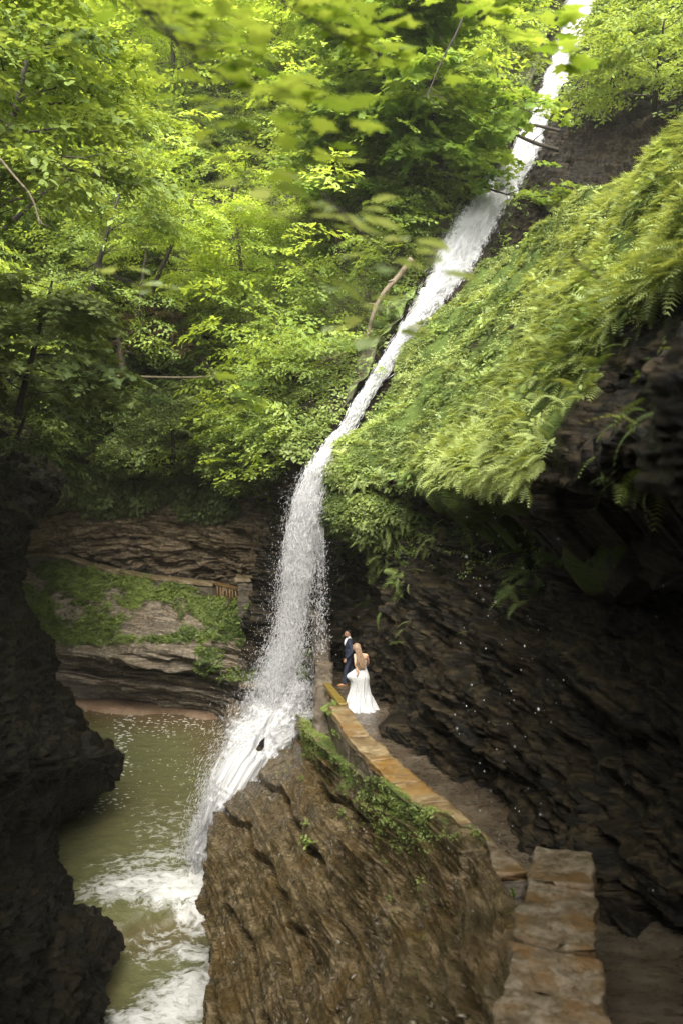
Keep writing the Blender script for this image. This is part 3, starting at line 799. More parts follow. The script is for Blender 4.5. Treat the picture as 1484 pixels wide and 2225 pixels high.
def spindles(name, C, D, L, R, mat, parent=None):
    """C centres, D unit directions, L half lengths, R radii -> one mesh of drops / strands"""
    n = len(C)
    ref = np.where(np.abs(D[:, 2:3]) > .8, np.array([[1.0, 0, 0]]), np.array([[0, 0, 1.0]]))
    A_ = np.cross(D, ref)
    A_ /= np.linalg.norm(A_, axis=1, keepdims=True)
    B_ = np.cross(D, A_)
    V = C[:, None] + OCT[None, :, 2:3] * D[:, None] * L[:, None, None] + (OCT[None, :, 0:1] * A_[:, None] + OCT[None, :, 1:2] * B_[:, None]) * R[:, None, None]
    F = OCF[None] + (np.arange(n) * 6)[:, None, None]
    return mesh_obj(name, V.reshape(-1, 3), F.reshape(-1, 3), mat, None, False, parent)
def drops(A, n, tpow, uw, Lr, Rr, seed, dY=.35, tr=(0, 1)):
    r = np.random.default_rng(seed)
    t = tr[0] + (tr[1] - tr[0]) * r.random(n) ** tpow
    f = fall_at(np.clip(t, 0, .9999), A)
    f2 = fall_at(np.clip(t + .01, 0, 1), A)
    u = r.normal(0, uw, n)
    P = PY(f[:, 0] + u * f[:, 3], f[:, 1] + r.normal(0, 3, n), f[:, 2] + r.normal(-.1, dY, n))
    D = PY(f2[:, 0], f2[:, 1], f2[:, 2]) - PY(f[:, 0], f[:, 1], f[:, 2])
    D /= np.linalg.norm(D, axis=1, keepdims=True) + 1e-9
    D = D + r.normal(0, .12, (n, 3))
    D /= np.linalg.norm(D, axis=1, keepdims=True)
    k = r.random(n) ** 2
    return P, D, Lr[0] + (Lr[1] - Lr[0]) * k, Rr[0] + (Rr[1] - Rr[0]) * r.random(n) ** 3
wf = empty('waterfall', tuple(PY(650, 1300, 25.0)))
wf_off = np.array(wf.location)
tag(wf, kind='structure')
m, nt, out, N = nodes_mat('white_water_drops')
p = N('ShaderNodeBsdfPrincipled', {'Base Color': (.74, .74, .74, 1), 'Roughness': .35})
tl = N('ShaderNodeBsdfTranslucent', {'Color': (.72, .73, .74, 1)})
s1 = N('ShaderNodeMixShader', {0: .3, 1: p.outputs[0], 2: tl.outputs[0]})
tr = N('ShaderNodeBsdfTransparent')
s2 = N('ShaderNodeMixShader', {0: .62, 1: tr.outputs[0], 2: s1.outputs[0]})
nt.links.new(s2.outputs[0], out.inputs[0])
M['drop'] = m
kids = []
kids.append(ribbon('chute_water', FALL, 900, M['fall'], .02, lambda u, t: (1.12 - .95 * np.abs(u) ** 2.2) * (1 + 0 * t), 1, lump=.16))
kids.append(ribbon('falling_curtain', FREE, 500, M['fall'], .1, lambda u, t: (1.05 - .9 * np.abs(u) ** 1.6) * (1 - .85 * sst(.10, .5, t)), 2, lump=.16))
kids.append(ribbon('falling_curtain', FREE, 400, M['veil'], .45, lambda u, t: (.8 - 1.0 * np.abs(u) ** 1.1) * (1 - .40 * sst(.1, .6, t) + .3 * sst(.7, 1, t)), 3, lump=.25))
kids.append(ribbon('cascade_water', CASC, 600, M['fall'], .15, lambda u, t: (1.12 - .9 * np.abs(u) ** 1.5) * (.45 + .55 * sst(0, .22, t)) * (1 - .25 * sst(.8, 1, t)), 4, lump=.20, nu=60))
kids.append(ribbon('cascade_water', SIDE, 200, M['veil'], .12, lambda u, t: 1.15 - .8 * np.abs(u) ** 1.4 + 0 * t, 5, lump=.18, nu=50))
kids.append(ribbon('cascade_water', CASC, 400, M['veil'], .6, lambda u, t: (1.0 - .9 * np.abs(u) ** 1.3) * (.5 + .5 * sst(0, .3, t)), 6, lump=.35, nu=60))
P_, D_, L_, R_ = [np.concatenate(z) for z in zip(
    drops(FALL, 20000, 1.0, .38, (.06, .34), (.006, .017), 11, .2),
    drops(FREE, 26000, 1.0, .40, (.05, .26), (.004, .010), 12, .3, (0, .55)),
    drops(FREE, 42000, 1.0, .44, (.015, .09), (.004, .011), 13, .45, (.25, 1.0)),
    drops(FREE, 7000, .8, .85, (.01, .03), (.005, .011), 14, .6, (.1, 1.0)),
    drops(CASC, 34000, .9, .60, (.02, .10), (.004, .012), 15, .35),
    drops(SIDE, 2500, 1.0, .6, (.01, .05), (.006, .014), 16, .25),
    drops(np.array([(700,1160,24.3,10),(698,1300,24.3,12),(696,1400,24.2,16),(692,1520,24.0,20)], float), 1500, 1.0, .7, (.01, .05), (.005, .011), 17, .3))]
o = spindles('spray', P_, D_, L_, R_, M['drop'])
kids.append(o)
# thin threads of water dripping from the mossy corner
th = MB()
for k in range(7):
    px = 688 + k * 2.6
    th.tube(PY([px, px + .5, px + 1], [1085 + 8 * k, 1180, 1230 + 22 * (k % 4)], [24.3, 24.3, 24.3]), [.010, .008, .004], 4)
kids.append(th.build('water_thread', M['drop']))
for k in kids:
    k.parent = wf
    k.matrix_parent_inverse = Matrix.Translation(-Vector(wf_off))
    k['kind'] = 'structure'
# loose drops falling from the lip of the overhang, closer to the viewer
r = np.random.default_rng(8)
n = 130
pxd = r.normal(1080, 60, n)
pxd[:34] = r.uniform(960, 1450, 34)
Yd = r.uniform(5, 15, n)
Pd = PY(pxd, r.uniform(1110, 2000, n), Yd)
Rd = r.uniform(.5, 1.5, n) * Yd / FPX * .95
Rd[:6] *= 1.9
o = spindles('falling_drops', Pd, np.tile([[0, 0.05, -1.0]], (n, 1)), Rd * 1.9, Rd * 1.15, simple_mat('bright_falling_drops', (.74, .76, .78), (.88, .88, .88), rough=.3, bump=0, tr=.3))
tag(o, 'scattered bright water drops falling from the dark overhang', 'water drops', kind='stuff')

# ------------------------------------------------------------------ parapets
M['cap'] = rock_mat('ochre_capstone', (.045, .029, .011), (.15, .10, .045), (.34, .27, .155), (.20, .10, .016), rough=.42, band=1, scale=1.3, rustamt=.85, bump=.02)
M['cap2'] = rock_mat('stained_capstone', (.04, .028, .014), (.11, .08, .045), (.26, .22, .16), (.15, .08, .02), rough=.4, band=1, scale=1.8, rustamt=.7, bump=.025)
M['cap3'] = rock_mat('wet_blotched_capstone', (.03, .021, .01), (.095, .068, .034), (.27, .23, .17), (.14, .07, .014), rough=.30, band=1, scale=3.4, rustamt=.75, bump=.03)
M['masonry'] = rock_mat('dark_masonry', (.02, .016, .011), (.07, .055, .037), (.16, .13, .09), (.09, .06, .03), rough=.5, band=5, rustamt=.3)
def slab(mb, A, B, wid, z0h, seed, over=0.0, nl=26, nw=12, jag=.03):
    """stone slab from A to B (world, top surface centre line), width wid (a,b), thickness z0h; irregular edges"""
    A, B = np.array(A, float), np.array(B, float)
    d = B - A
    s_ = np.array([d[1], -d[0], 0]) / np.hypot(d[0], d[1])
    L = np.linspace(0, 1, nl)
    Wd = np.linspace(-.5, .5, nw)
    # closed tube-like grid around the slab
    prof = [(w, 0) for w in Wd] + [(.5, -a) for a in np.linspace(.15, 1, 6)] + [(w, -1) for w in Wd[::-1]] + [(-.5, -a) for a in np.linspace(1, .15, 6)]
    prof = np.array(prof)
    P = A + d * L[:, None, None] + s_ * (prof[None, :, :1] * (wid[0] + (wid[1] - wid[0]) * L)[:, None, None]) + np.array([0, 0, 1.0]) * prof[None, :, 1:] * z0h
    side_n = np.sign(prof[:, 0]) * (np.abs(prof[:, 0]) > .49)
    nz = fbm(P * 3.1 + seed, 4, seed) * jag * 1.4 + fbm(P * 11 + seed, 2, seed) * jag * .4
    P = P + s_ * (side_n[None, :] * nz)[..., None]
    P[..., 2] += fbm(P * 2.5 + seed, 4, seed + 5) * jag * .8
    e = np.zeros((nl, 1)); e[0] = -1; e[-1] = 1
    P = P + (d / np.linalg.norm(d)) * (e * fbm(P * 4, 2, seed + 9) * jag)[..., None]
    n2 = P.shape[1]
    i = np.arange(nl - 1)[:, None] * n2 + np.arange(n2)[None]
    j = np.arange(nl - 1)[:, None] * n2 + (np.arange(n2)[None] + 1) % n2
    F = np.stack([i, j, j + n2, i + n2], -1).reshape(-1, 4)
    V = P.reshape(-1, 3)
    V = np.concatenate([V, P[0].mean(0)[None], P[-1].mean(0)[None]])
    a = np.arange(n2); b = (a + 1) % n2
    F3 = np.concatenate([np.stack([b, a, np.full(n2, nl * n2)], -1), np.stack([(nl - 1) * n2 + a, (nl - 1) * n2 + b, np.full(n2, nl * n2 + 1)], -1)])
    mb.add(V, F, F3)
MW = [(733,1532,18.5,.42),(781,1600,16.05,.46),(832,1650,14.5,.5),(882,1700,13.2,.5),(936,1745,12.1,.54),(988,1790,11.2,.52),(1052,1850,9.95,.55),(1096,1897,9.2,.58)]
mw = empty('parapet_wall', tuple(PY(900, 1715, 12.8)))
tag(mw, 'long low stone parapet with ochre capstones running along the wet path beside the rock', 'parapet wall')
def child(o, p):
    o.parent = p
    o.matrix_parent_inverse = Matrix.Translation(-Vector(p.location))
    return o
for k in range(len(MW) - 1):
    A, B = PY(*MW[k][:3]), PY(*MW[k + 1][:3])
    mbk = MB()
    slab(mbk, A + (B - A) * .004, A + (B - A) * .996, (MW[k][3], MW[k + 1][3] - .02), .11, 300 + k, jag=.045)
    child(mbk.build('capstone', M['cap'] if k < 5 else M['cap2'], attrs={'moss': np.full(mbk.n, -.1 if k < 5 else .05)}), mw)
    if k == 0:
        body = MB()
    slab(body, A - [0, 0, .115], B - [0, 0, .115], (MW[k][3] - .06, MW[k + 1][3] - .06), 1.3, 320 + k, jag=.06)
child(body.build('masonry_face', M['masonry'], attrs={'moss': np.full(body.n, .25)}), mw)
nw_ = empty('parapet_wall', tuple(PY(1215, 2000, 6.4)))
tag(nw_, 'wide stained stone parapet block nearest the viewer at the head of the steps', 'parapet wall')
def capn(A, B, w, z, seed, mat):
    mbk = MB()
    slab(mbk, A, B, w, z, seed, nl=90, nw=40, jag=.06)
    return child(mbk.build('capstone', mat, attrs={'moss': np.full(mbk.n, -.05)}), nw_)
A1, B1 = PY(1224, 1850, 7.75), PY(1205, 2042, 6.0)
A2, B2 = PY(1204, 2052, 5.98), PY(1195, 2330, 4.5)
for k, (pa_, pb_, w0, w1, dz, th_) in enumerate(((0, .42, .52, .55, .0, .15), (.43, 1.0, .56, .60, -.02, .14))):
    capn(A1 + (B1 - A1) * pa_ + [0, 0, dz], A1 + (B1 - A1) * pb_ + [0, 0, dz], (w0, w1), th_, 341 + k, M['cap3'])
for k, (pa_, pb_, w0, w1, dz, th_) in enumerate(((0, .36, .62, .64, -.05, .16), (.37, 1.0, .66, .74, -.08, .15))):
    capn(A2 + (B2 - A2) * pa_ + [0, 0, dz], A2 + (B2 - A2) * pb_ + [0, 0, dz - .04], (w0, w1), th_, 345 + k, M['cap3'])
body = MB()
slab(body, A1 - [0, 0, .15], B1 - [0, 0, .15], (.47, .54), 2.1, 343, jag=.08)
slab(body, A2 - [0, 0, .22], B2 - [0, 0, .3], (.54, .64), 2.1, 344, jag=.08)
child(body.build('masonry_face', M['masonry'], attrs={'moss': np.full(body.n, .1)}), nw_)

# retaining wall under the fall, between path and rocks
rw = empty('retaining_wall', (-.5, 25, 0))
tag(rw, 'dark wet stone retaining wall standing right behind the falling water', 'stone wall')
mbk = MB()
RW = [(-.78, 29.9, .30), (-.66, 27.0, .32), (-.52, 24.0, .38), (-.44, 21.6, .30), (-.40, 19.2, .2)]
for k in range(4):
    slab(mbk, RW[k], RW[k + 1], (.42, .42), 3.6, 350 + k, jag=.10, nl=40)
child(mbk.build('masonry_face', M['masonry'], attrs={'moss': np.full(mbk.n, .1)}), rw)
for k, (p0, p1, Yc, dz) in enumerate(((644, 668, 29.9, 0), (672, 714, 29.6, .1))):
    mbk = MB()
    a, b = PY(p0, 1326 + k * 2, Yc), PY(p1, 1322, Yc - .1)
    slab(mbk, a, b, (.5, .5), .22, 360 + k, jag=.05)
    child(mbk.build('capstone', M['ledge'], attrs={'moss': np.full(mbk.n, -.2)}), rw)
# wooden rail running on from the parapet end
M['wood'] = simple_mat('weathered_orange_wood', (.08, .045, .014), (.19, .11, .035), rough=.6, scale=10, stretch=(2, 2, 12), bump=.01)
M['wood_y'] = simple_mat('yellow_mossy_wood', (.09, .065, .010), (.20, .135, .02), rough=.5, scale=6, bump=.01)
rl = empty('wooden_railing', tuple(PY(735, 1515, 19.3)))
tag(rl, 'short yellow wooden rail by the end of the ochre parapet near the bride', 'railing')
mbk = MB()
a, b = PY(746, 1529, 18.75), PY(710, 1484, 21.2)
slab(mbk, a, b, (.20, .16), .07, 370, jag=.01)
child(mbk.build('top_rail', M['wood_y']), rl)
for q in (.15, .5, .85):
    mbk = MB()
    c = a + (b - a) * q
    mbk.box(c - [0, 0, .5], .09, .09, .86, .1)
    child(mbk.build('post', M['wood']), rl)

# ------------------------------------------------------------------ far walkway: wall, railing, pillar
fw = empty('parapet_wall', tuple(PY(300, 1250, 37.2)))
tag(fw, 'far mossy stone parapet curving along the cliff walkway across the pool', 'parapet wall')
FP = [(45,1204,36.9),(95,1200,38.0),(140,1204,38.4),(200,1224,38.3),(258,1238,37.8),(320,1249,37.2),(390,1257,36.5),(468,1266,35.6)]
body = MB()
for k in range(len(FP) - 1):
    A, B = PY(*FP[k]), PY(*FP[k + 1])
    mbk = MB()
    slab(mbk, A, B, (.5, .5), .12, 380 + k, jag=.05)
    child(mbk.build('capstone', rock_mat('mossy_tan_capstone', (.06, .045, .022), (.17, .13, .07), (.32, .26, .16), (.15, .09, .03), band=1) if k == 0 else M['fcap'], attrs={'moss': np.full(mbk.n, .2)}), fw)
    if k == 0:
        M['fcap'] = bpy.data.materials['mossy_tan_capstone']
    slab(body, A - [0, 0, .125], B - [0, 0, .125], (.44, .44), 1.3, 390 + k, jag=.08)
child(body.build('masonry_face', M['masonry'], attrs={'moss': np.full(body.n, .4)}), fw)
pl = empty('stone_pillar', tuple(PY(536, 1306, 34.2)))
tag(pl, 'squat stone pillar with a flat cap between the two railing spans', 'pillar')
mbk = MB(); c = PY(536, 1306, 34.2)
slab(mbk, c + [-.3, 0, .85], c + [.3, 0, .85], (.6, .6), 1.5, 400, jag=.06)
child(mbk.build('shaft', M['masonry'], attrs={'moss': np.full(mbk.n, .2)}), pl)
mbk = MB()
slab(mbk, c + [-.42, 0, .97], c + [.42, 0, .97], (.8, .8), .115, 401, jag=.04)
child(mbk.build('cap', M['fcap'], attrs={'moss': np.full(mbk.n, 0.)}), pl)
for q, (pa, pb, nb, lab) in enumerate((((470,1265,35.5), (530,1279,34.5), 9, 'longer orange wooden railing left of the stone pillar on the far walkway'), ((548,1284,33.9), (600,1309,32.6), 6, 'shorter sloping wooden railing between the stone pillar and the waterfall'))):
    A, B = PY(*pa), PY(*pb)
    ro = empty('wooden_railing', tuple((A + B) / 2))
    tag(ro, lab, 'railing')
    mbk = MB(); slab(mbk, A, B, (.14, .14), .09, 410 + q, jag=.008)
    child(mbk.build('top_rail', M['wood']), ro)
    mbk = MB(); slab(mbk, A - [0, 0, .82], B - [0, 0, .82], (.1, .1), .09, 412 + q, jag=.008)
    child(mbk.build('bottom_rail', M['wood']), ro)
    for k in range(nb):
        c = A + (B - A) * (k + .5) / nb
        mbk = MB(); mbk.box(c - [0, 0, .46], .07, .07, .73)
        child(mbk.build('baluster', M['wood']), ro)
mbk = MB()
slab(mbk, PY(560, 1306, 33.2), PY(645, 1328, 30.6), (.5, .5), .9, 415, jag=.16, nl=50)
o = mbk.build('rubble_wall', M['ledge'], attrs={'moss': np.full(mbk.n, .15)})
tag(o, 'low rubble stone wall running from the railing into the spray of the fall', 'stone wall')
# dark wet stump of rock in the cascade
mbk = MB()
a, b = PY(552, 1640, 22.6), PY(572, 1606, 22.5)
slab(mbk, a, b, (.22, .16), .25, 420, jag=.08)
o = mbk.build('dark_stone', M['cliff'], attrs={'moss': np.full(mbk.n, -.2)})
tag(o, 'small upright black stone at the edge of the cascade on the rock', 'stone')
# ------------------------------------------------------------------ vegetation
rng = np.random.default_rng(42)
def leaf_poly(kind):
    """flat leaf along +X, length 1; returns V and fan triangles"""
    if kind == 'quad':
        V = np.array([[0, 0, 0], [.45, .27, .05], [1, 0, -.06], [.45, -.27, .05]])
        return V, np.array([[0, 2, 1], [0, 3, 2]])
    if kind == 'ovate':
        V = np.array([[0, 0, 0], [.25, .25, .03], [.6, .27, .04], [1, 0, -.08], [.6, -.27, .04], [.25, -.25, .03]])
        return V, np.array([[0, 3, 2], [0, 2, 1], [0, 4, 3], [0, 5, 4]])
    if kind == 'maple':
        a = np.array([[0, 0], [-.10, .22], [.12, .22], [.10, .52], [.36, .40], [.55, .62], [.58, .26], [1.0, 0], [.58, -.26], [.55, -.62], [.36, -.40], [.10, -.52], [.12, -.22], [-.10, -.22]])
        V = np.concatenate([np.concatenate([a, .06 * np.cos(a[:, 1:] * 5) - .05], 1), [[.35, 0, .03]]])
        n = len(a)
        return V, np.array([[n, (i + 1) % n, i] for i in range(n)])
def rotm(yaw, pitch, roll):
    cy, sy, cp_, sp_, cr, sr = np.cos(yaw), np.sin(yaw), np.cos(pitch), np.sin(pitch), np.cos(roll), np.sin(roll)
    z = np.zeros_like(cy); o = np.ones_like(cy)
    Rz = np.stack([np.stack([cy, -sy, z], -1), np.stack([sy, cy, z], -1), np.stack([z, z, o], -1)], -2)
    Ry = np.stack([np.stack([cp_, z, sp_], -1), np.stack([z, o, z], -1), np.stack([-sp_, z, cp_], -1)], -2)
    Rx = np.stack([np.stack([o, z, z], -1), np.stack([z, cr, -sr], -1), np.stack([z, sr, cr], -1)], -2)
    return Rz @ Ry @ Rx
def place(V, F, Rm, pos, sc_):
    n = len(pos)
    W_ = np.einsum('nij,vj->nvi', Rm, V) * sc_[:, None, None] + pos[:, None]
    FF = F[None] + (np.arange(n) * len(V))[:, None, None]
    return W_.reshape(-1, 3), FF.reshape(-1, F.shape[1])
def spray_tpl(kind, seed, nleaf=34, lsz=.16, droop=.25, wide=.55):
    """a flat leafy spray reaching along +X, length 1"""
    r = np.random.default_rng(seed)
    pos, yaw = [], []
    side = 1
    for t in np.linspace(.08, 1.0, 9):
        side = -side
        L = wide * (1.05 - t) + .1
        m = max(2, int(round(nleaf / 12 * (1.3 - t) + 1)))
        for k in range(m):
            q = (k + .5) / m * L
            ang = side * math.radians(52)
            pos.append([t + math.cos(ang) * q, math.sin(ang) * q, 0])
            yaw.append(ang * .6 + r.normal(0, .5) + (0.6 if k % 2 else -.6))
        pos.append([t, 0, 0]); yaw.append(r.normal(0, .7))
    pos = np.array(pos)
    pos += r.normal(0, .025, pos.shape)
    pos[:, 2] -= droop * pos[:, 0] ** 2 + .12 * np.abs(pos[:, 1])
    V, F = leaf_poly(kind)
    n = len(pos)
    return place(V, F, rotm(np.array(yaw), r.normal(.25, .28, n), r.normal(0, .32, n)), pos, lsz * r.uniform(.7, 1.25, n))
def frond_tpl(pairs=12, seed=0, curl=.45):
    """fern frond along +X, length 1, arching down"""
    V, F = [], []
    for i in range(pairs):
        t = .1 + .9 * i / pairs
        L = .26 * math.sin(math.pi * min(1, t * .86 + .13)) ** .8 + .02
        w = .9 / pairs * .36
        z = .10 * math.sin(t * 2.2) - curl * t ** 2.2
        z2 = .10 * math.sin((t + .02) * 2.2) - curl * (t + .02) ** 2.2
        for s_ in (1, -1):
            k = len(V)
            V += [[t - w, 0, z], [t + w, 0, z2], [t + .10, s_ * L, z - .06]]
            F.append([k, k + 1, k + 2] if s_ > 0 else [k + 1, k, k + 2])
    return np.array(V), np.array(F)
def herb_tpl(seed, n=7, kind='ovate', up=.35):
    r = np.random.default_rng(seed)
    yaw = np.linspace(0, 2 * np.pi, n, endpoint=False) + r.normal(0, .3, n)
    V, F = leaf_poly(kind)
    pos = np.stack([.22 * np.cos(yaw), .22 * np.sin(yaw), up * r.uniform(.3, 1.1, n)], -1)
    return place(V, F, rotm(yaw, r.normal(.15, .3, n), r.normal(0, .25, n)), pos, r.uniform(.35, .6, n))
def pick(S, n, mask, r):
    """n random points on a sheet, chance ~ area * mask"""
    P = S.P
    du = np.linalg.norm(P[:-1, 1:] - P[:-1, :-1], axis=-1)
    dv = np.linalg.norm(P[1:, :-1] - P[:-1, :-1], axis=-1)
    w = (du * dv * mask[:-1, :-1]).ravel()
    w = np.clip(w, 0, None)
    idx = r.choice(len(w), n, p=w / w.sum())
    i, j = np.unravel_index(idx, du.shape)
    a, b = r.random(n)[:, None], r.random(n)[:, None]
    return P[i, j] * (1 - a) * (1 - b) + P[i, j + 1] * (1 - a) * b + P[i + 1, j] * a * (1 - b) + P[i + 1, j + 1] * a * b, S.N[i, j], i, j
def openings(Q, r, strong=1.0):
    """stream course, lit bank and rock gully stay clear of most leaves"""
    px, py = toPX(Q)
    fx = np.interp(py, FALL[:, 1], FALL[:, 0])
    k = .88 * (np.abs(px - fx) < 48) * (py < 1000)
    k = np.maximum(k, .85 * (np.hypot((px - 762) / 70, (py - 575) / 95) < 1))
    k = np.maximum(k, .7 * (np.hypot((px - 700) / 95, (py - 820) / 75) < 1))
    k = np.maximum(k, .55 * (np.hypot((px - 250) / 60, (py - 720) / 80) < 1))
    return r.random(len(Q)) > k * strong
class Leafer:
    def __init__(s):
        s.V, s.F, s.A, s.n = [], [], [], 0
    def add(s, tpl, Rm, pos, size, var):
        V, F = tpl
        W_, FF = place(V, F, Rm, pos, size)
        s.V.append(W_); s.F.append(FF + s.n); s.n += len(W_)
        r = np.random.default_rng(s.n % 100003)
        nv = len(V)
        s.A.append((var[:, None] + np.zeros((1, nv))).ravel())
    def build(s, name, mat, parent=None):
        V = np.concatenate(s.V)
        A = np.concatenate(s.A) + .25 * vn(V * 9.0, 3)
        return mesh_obj(name, V, np.concatenate(s.F), mat, {'var': A}, False, parent)
def frame_to(ax, r, rollsd=.3):
    """rotation whose +X follows ax, +Z as upright as possible"""
    X = ax / np.linalg.norm(ax, axis=1, keepdims=True)
    up = np.array([[0, 0, 1.0]]) + r.normal(0, rollsd, ax.shape)
    Y_ = np.cross(up, X); Y_ /= np.linalg.norm(Y_, axis=1, keepdims=True) + 1e-9
    Z_ = np.cross(X, Y_)
    return np.stack([X, Y_, Z_], -1)
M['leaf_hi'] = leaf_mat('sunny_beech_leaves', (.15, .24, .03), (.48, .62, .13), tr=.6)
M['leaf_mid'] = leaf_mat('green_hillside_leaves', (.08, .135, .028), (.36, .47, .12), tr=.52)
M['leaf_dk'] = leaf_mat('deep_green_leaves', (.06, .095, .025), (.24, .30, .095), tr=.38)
M['leaf_gl'] = leaf_mat('bright_maple_leaves', (.15, .26, .035), (.34, .46, .10), tr=.55)
M['fern'] = leaf_mat('fern_fronds', (.085, .13, .03), (.36, .43, .14), tr=.38)
M['moss'] = leaf_mat('cliff_herbs', (.055, .09, .02), (.21, .27, .065), tr=.35)
M['leaf_pale'] = leaf_mat('pale_leaf_undersides', (.22, .32, .10), (.46, .56, .28), tr=.5)
M['bark'] = simple_mat('grey_brown_bark', (.030, .022, .014), (.10, .08, .055), rough=.9, scale=6, stretch=(3, 3, .7), bump=.02)
M['bark_dk'] = simple_mat('dark_wet_bark', (.012, .009, .006), (.045, .034, .022), rough=.8, scale=6, stretch=(3, 3, .7), bump=.02)
M['bark_lt'] = simple_mat('pale_dead_wood', (.09, .07, .042), (.22, .18, .115), rough=.8, scale=8, stretch=(3, 3, .7), bump=.01)
M['deadneedle'] = leaf_mat('dead_brown_twigs', (.06, .035, .015), (.16, .10, .05), tr=.2)
SPR = {k: [spray_tpl(k, 50 + i, nleaf=nl, lsz=ls) for i in range(4)] for k, nl, ls in (('quad', 36, .15), ('ovate', 26, .17), ('maple', 18, .20))}

# --- wooded hillside: layers of sprays over the slope (a mass nobody could count)
def wood(name, mat, n, mask, hr, size, seed, kind='quad', var=(.1, .75), gap=.0):
    r = np.random.default_rng(seed)
    P, Nn, i, j = pick(hill, int(n * 2.2), mask, r)
    h = hr[0] + (hr[1] - hr[0]) * r.random(len(P)) ** 1.4
    Q = P + np.array([0, -.25, 1.0]) * h[:, None] + Nn * .2
    c = fbm(Q * np.array([.42, .42, .75]), 3, seed)
    keep = np.argsort(-(c + r.normal(0, .18, len(c))))[:n]
    Q, h, Nn, c = Q[keep], h[keep], Nn[keep], c[keep]
    yaw = r.uniform(0, 2 * np.pi, n)
    out = np.stack([np.cos(yaw), np.sin(yaw), r.normal(-.05, .22, n)], -1)
    out[:, 1] -= .55
    sz = r.uniform(size[0], size[1], n)
    Rm = frame_to(out, r, .22)
    ok = openings(Q, r, .9)
    L = Leafer()
    va = var[0] + (var[1] - var[0]) * np.clip(.5 + .9 * fbm(Q * .35, 2, seed + 5) + r.normal(0, .22, n), -.2, 1.2)
    for k in range(4):
        m_ = ((np.arange(n) % 4) == k) & ok
        L.add(SPR[kind][k], Rm[m_], Q[m_], sz[m_], va[m_])
    o = L.build(name, mat)
    return o
hpx, hpy = toPX(hill.P)
clear = 1 - .92 * sst(.9, .3, np.hypot((hpx - 790) / 90, (hpy - 640) / 60)) - .85 * sst(1, .4, np.hypot((hpx - 500) / 120, (hpy - 690) / 40))
nofall = 1 - .97 * np.exp(-((hpx - np.interp(hpy, FALL[:, 1], FALL[:, 0])) / 75) ** 2)
top = sst(330, -60, hpy); lowm = 1 - top
vis = (hpx > -120) * (hpx < 1400) * (hpy > -250)
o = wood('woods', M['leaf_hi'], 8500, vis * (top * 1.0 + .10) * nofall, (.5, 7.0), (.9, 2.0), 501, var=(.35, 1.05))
tag(o, 'sunlit yellow green canopy massed on the upper hillside', 'woods', kind='stuff')
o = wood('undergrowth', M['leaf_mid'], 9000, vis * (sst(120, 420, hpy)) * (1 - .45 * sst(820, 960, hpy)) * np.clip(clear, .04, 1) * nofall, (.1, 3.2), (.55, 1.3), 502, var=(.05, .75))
tag(o, 'layered green undergrowth covering the middle of the far slope', 'undergrowth', kind='stuff')
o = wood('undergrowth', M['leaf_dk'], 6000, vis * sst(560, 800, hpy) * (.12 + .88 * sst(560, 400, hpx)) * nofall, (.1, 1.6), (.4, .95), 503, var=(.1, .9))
tag(o, 'darker bushy growth hanging along the foot of the far slope above the cliff', 'undergrowth', kind='stuff')

# --- ferns and herbs on the slope above the cave
def ferns(name, S, mask, n, size, seed, mat, var=(.1, .95), pairs=10, out_w=.8, down=.55, fwd=(-.3, -.3)):
    r = np.random.default_rng(seed)
    P, Nn, i, j = pick(S, n, mask, r)
    ax = Nn * out_w + r.normal(0, .7, (n, 3)) + np.array([fwd[0], fwd[1], -down])
    L = Leafer()
    sz = r.uniform(size[0], size[1], n)
    va = var[0] + (var[1] - var[0]) * np.clip(.5 + 1.1 * fbm(P * .45, 4, 55, .6) + r.normal(0, .22, n), -.1, 1.1)
    Rm = frame_to(ax, r, .25)
    for k, cu in enumerate((.3, .5, .75)):
        m_ = (np.arange(n) % 3) == k
        L.add(frond_tpl(pairs, k, cu), Rm[m_], P[m_] + Nn[m_] * .03, sz[m_], va[m_])
    return L.build(name, mat)
def herbs(name, S, mask, n, size, seed, mat, var=(.1, .9), kind='ovate', lift=.05, nl=7):
    r = np.random.default_rng(seed)
    P, Nn, i, j = pick(S, n, mask, r)
    up = Nn * .55 + np.array([0, -.1, .75]) + r.normal(0, .3, (n, 3))
    Z_ = up / np.linalg.norm(up, axis=1, keepdims=True)
    a = r.normal(0, 1, (n, 3))
    X = np.cross(a, Z_); X /= np.linalg.norm(X, axis=1, keepdims=True)
    Rm = np.stack([X, np.cross(Z_, X), Z_], -1)
    sz = r.uniform(size[0], size[1], n)
    va = var[0] + (var[1] - var[0]) * np.clip(.5 + 1.1 * fbm(P * .45, 4, 55, .6) + r.normal(0, .25, n), -.1, 1.1)
    L = Leafer()
    for k in range(3):
        m_ = (np.arange(n) % 3) == k
        L.add(herb_tpl(k, nl, kind), Rm[m_], P[m_] + Nn[m_] * lift, sz[m_], va[m_])
    return L.build(name, mat)
fpx, fpy = toPX(fs.P)
fdist = fs.P[..., 1]
onscr = (fpy < 1056) * (1 - .995 * barerock) * (fpx < 1650) * (fpx > 650) * (fpy > 150)
clump = .03 + .97 * sst(-.17, .2, fbm(fs.P * np.array([1.1, 1.1, 1.1]), 4, 222, .65))
fm_ = onscr * clump
o = herbs('ground_herbs', fs, fm_ * (.25 + .75 * sst(12, 20, fdist)), 46000, (.05, .19), 601, M['fern'], var=(-.15, .9), nl=6, kind='quad')
tag(o, 'small leafy herbs carpeting the slope above the cave', 'ground cover', kind='stuff')
o = herbs('broadleaf_herbs', fs, fm_ * sst(.05, .25, fbm(fs.P * .7, 3, 606)) * sst(9, 14, fdist), 1500, (.18, .34), 607, M['leaf_mid'], var=(.1, 1.0), nl=6, kind='quad')
tag(o, 'patches of broader leaved herbs among the ferns of the slope', 'ground cover', kind='stuff')
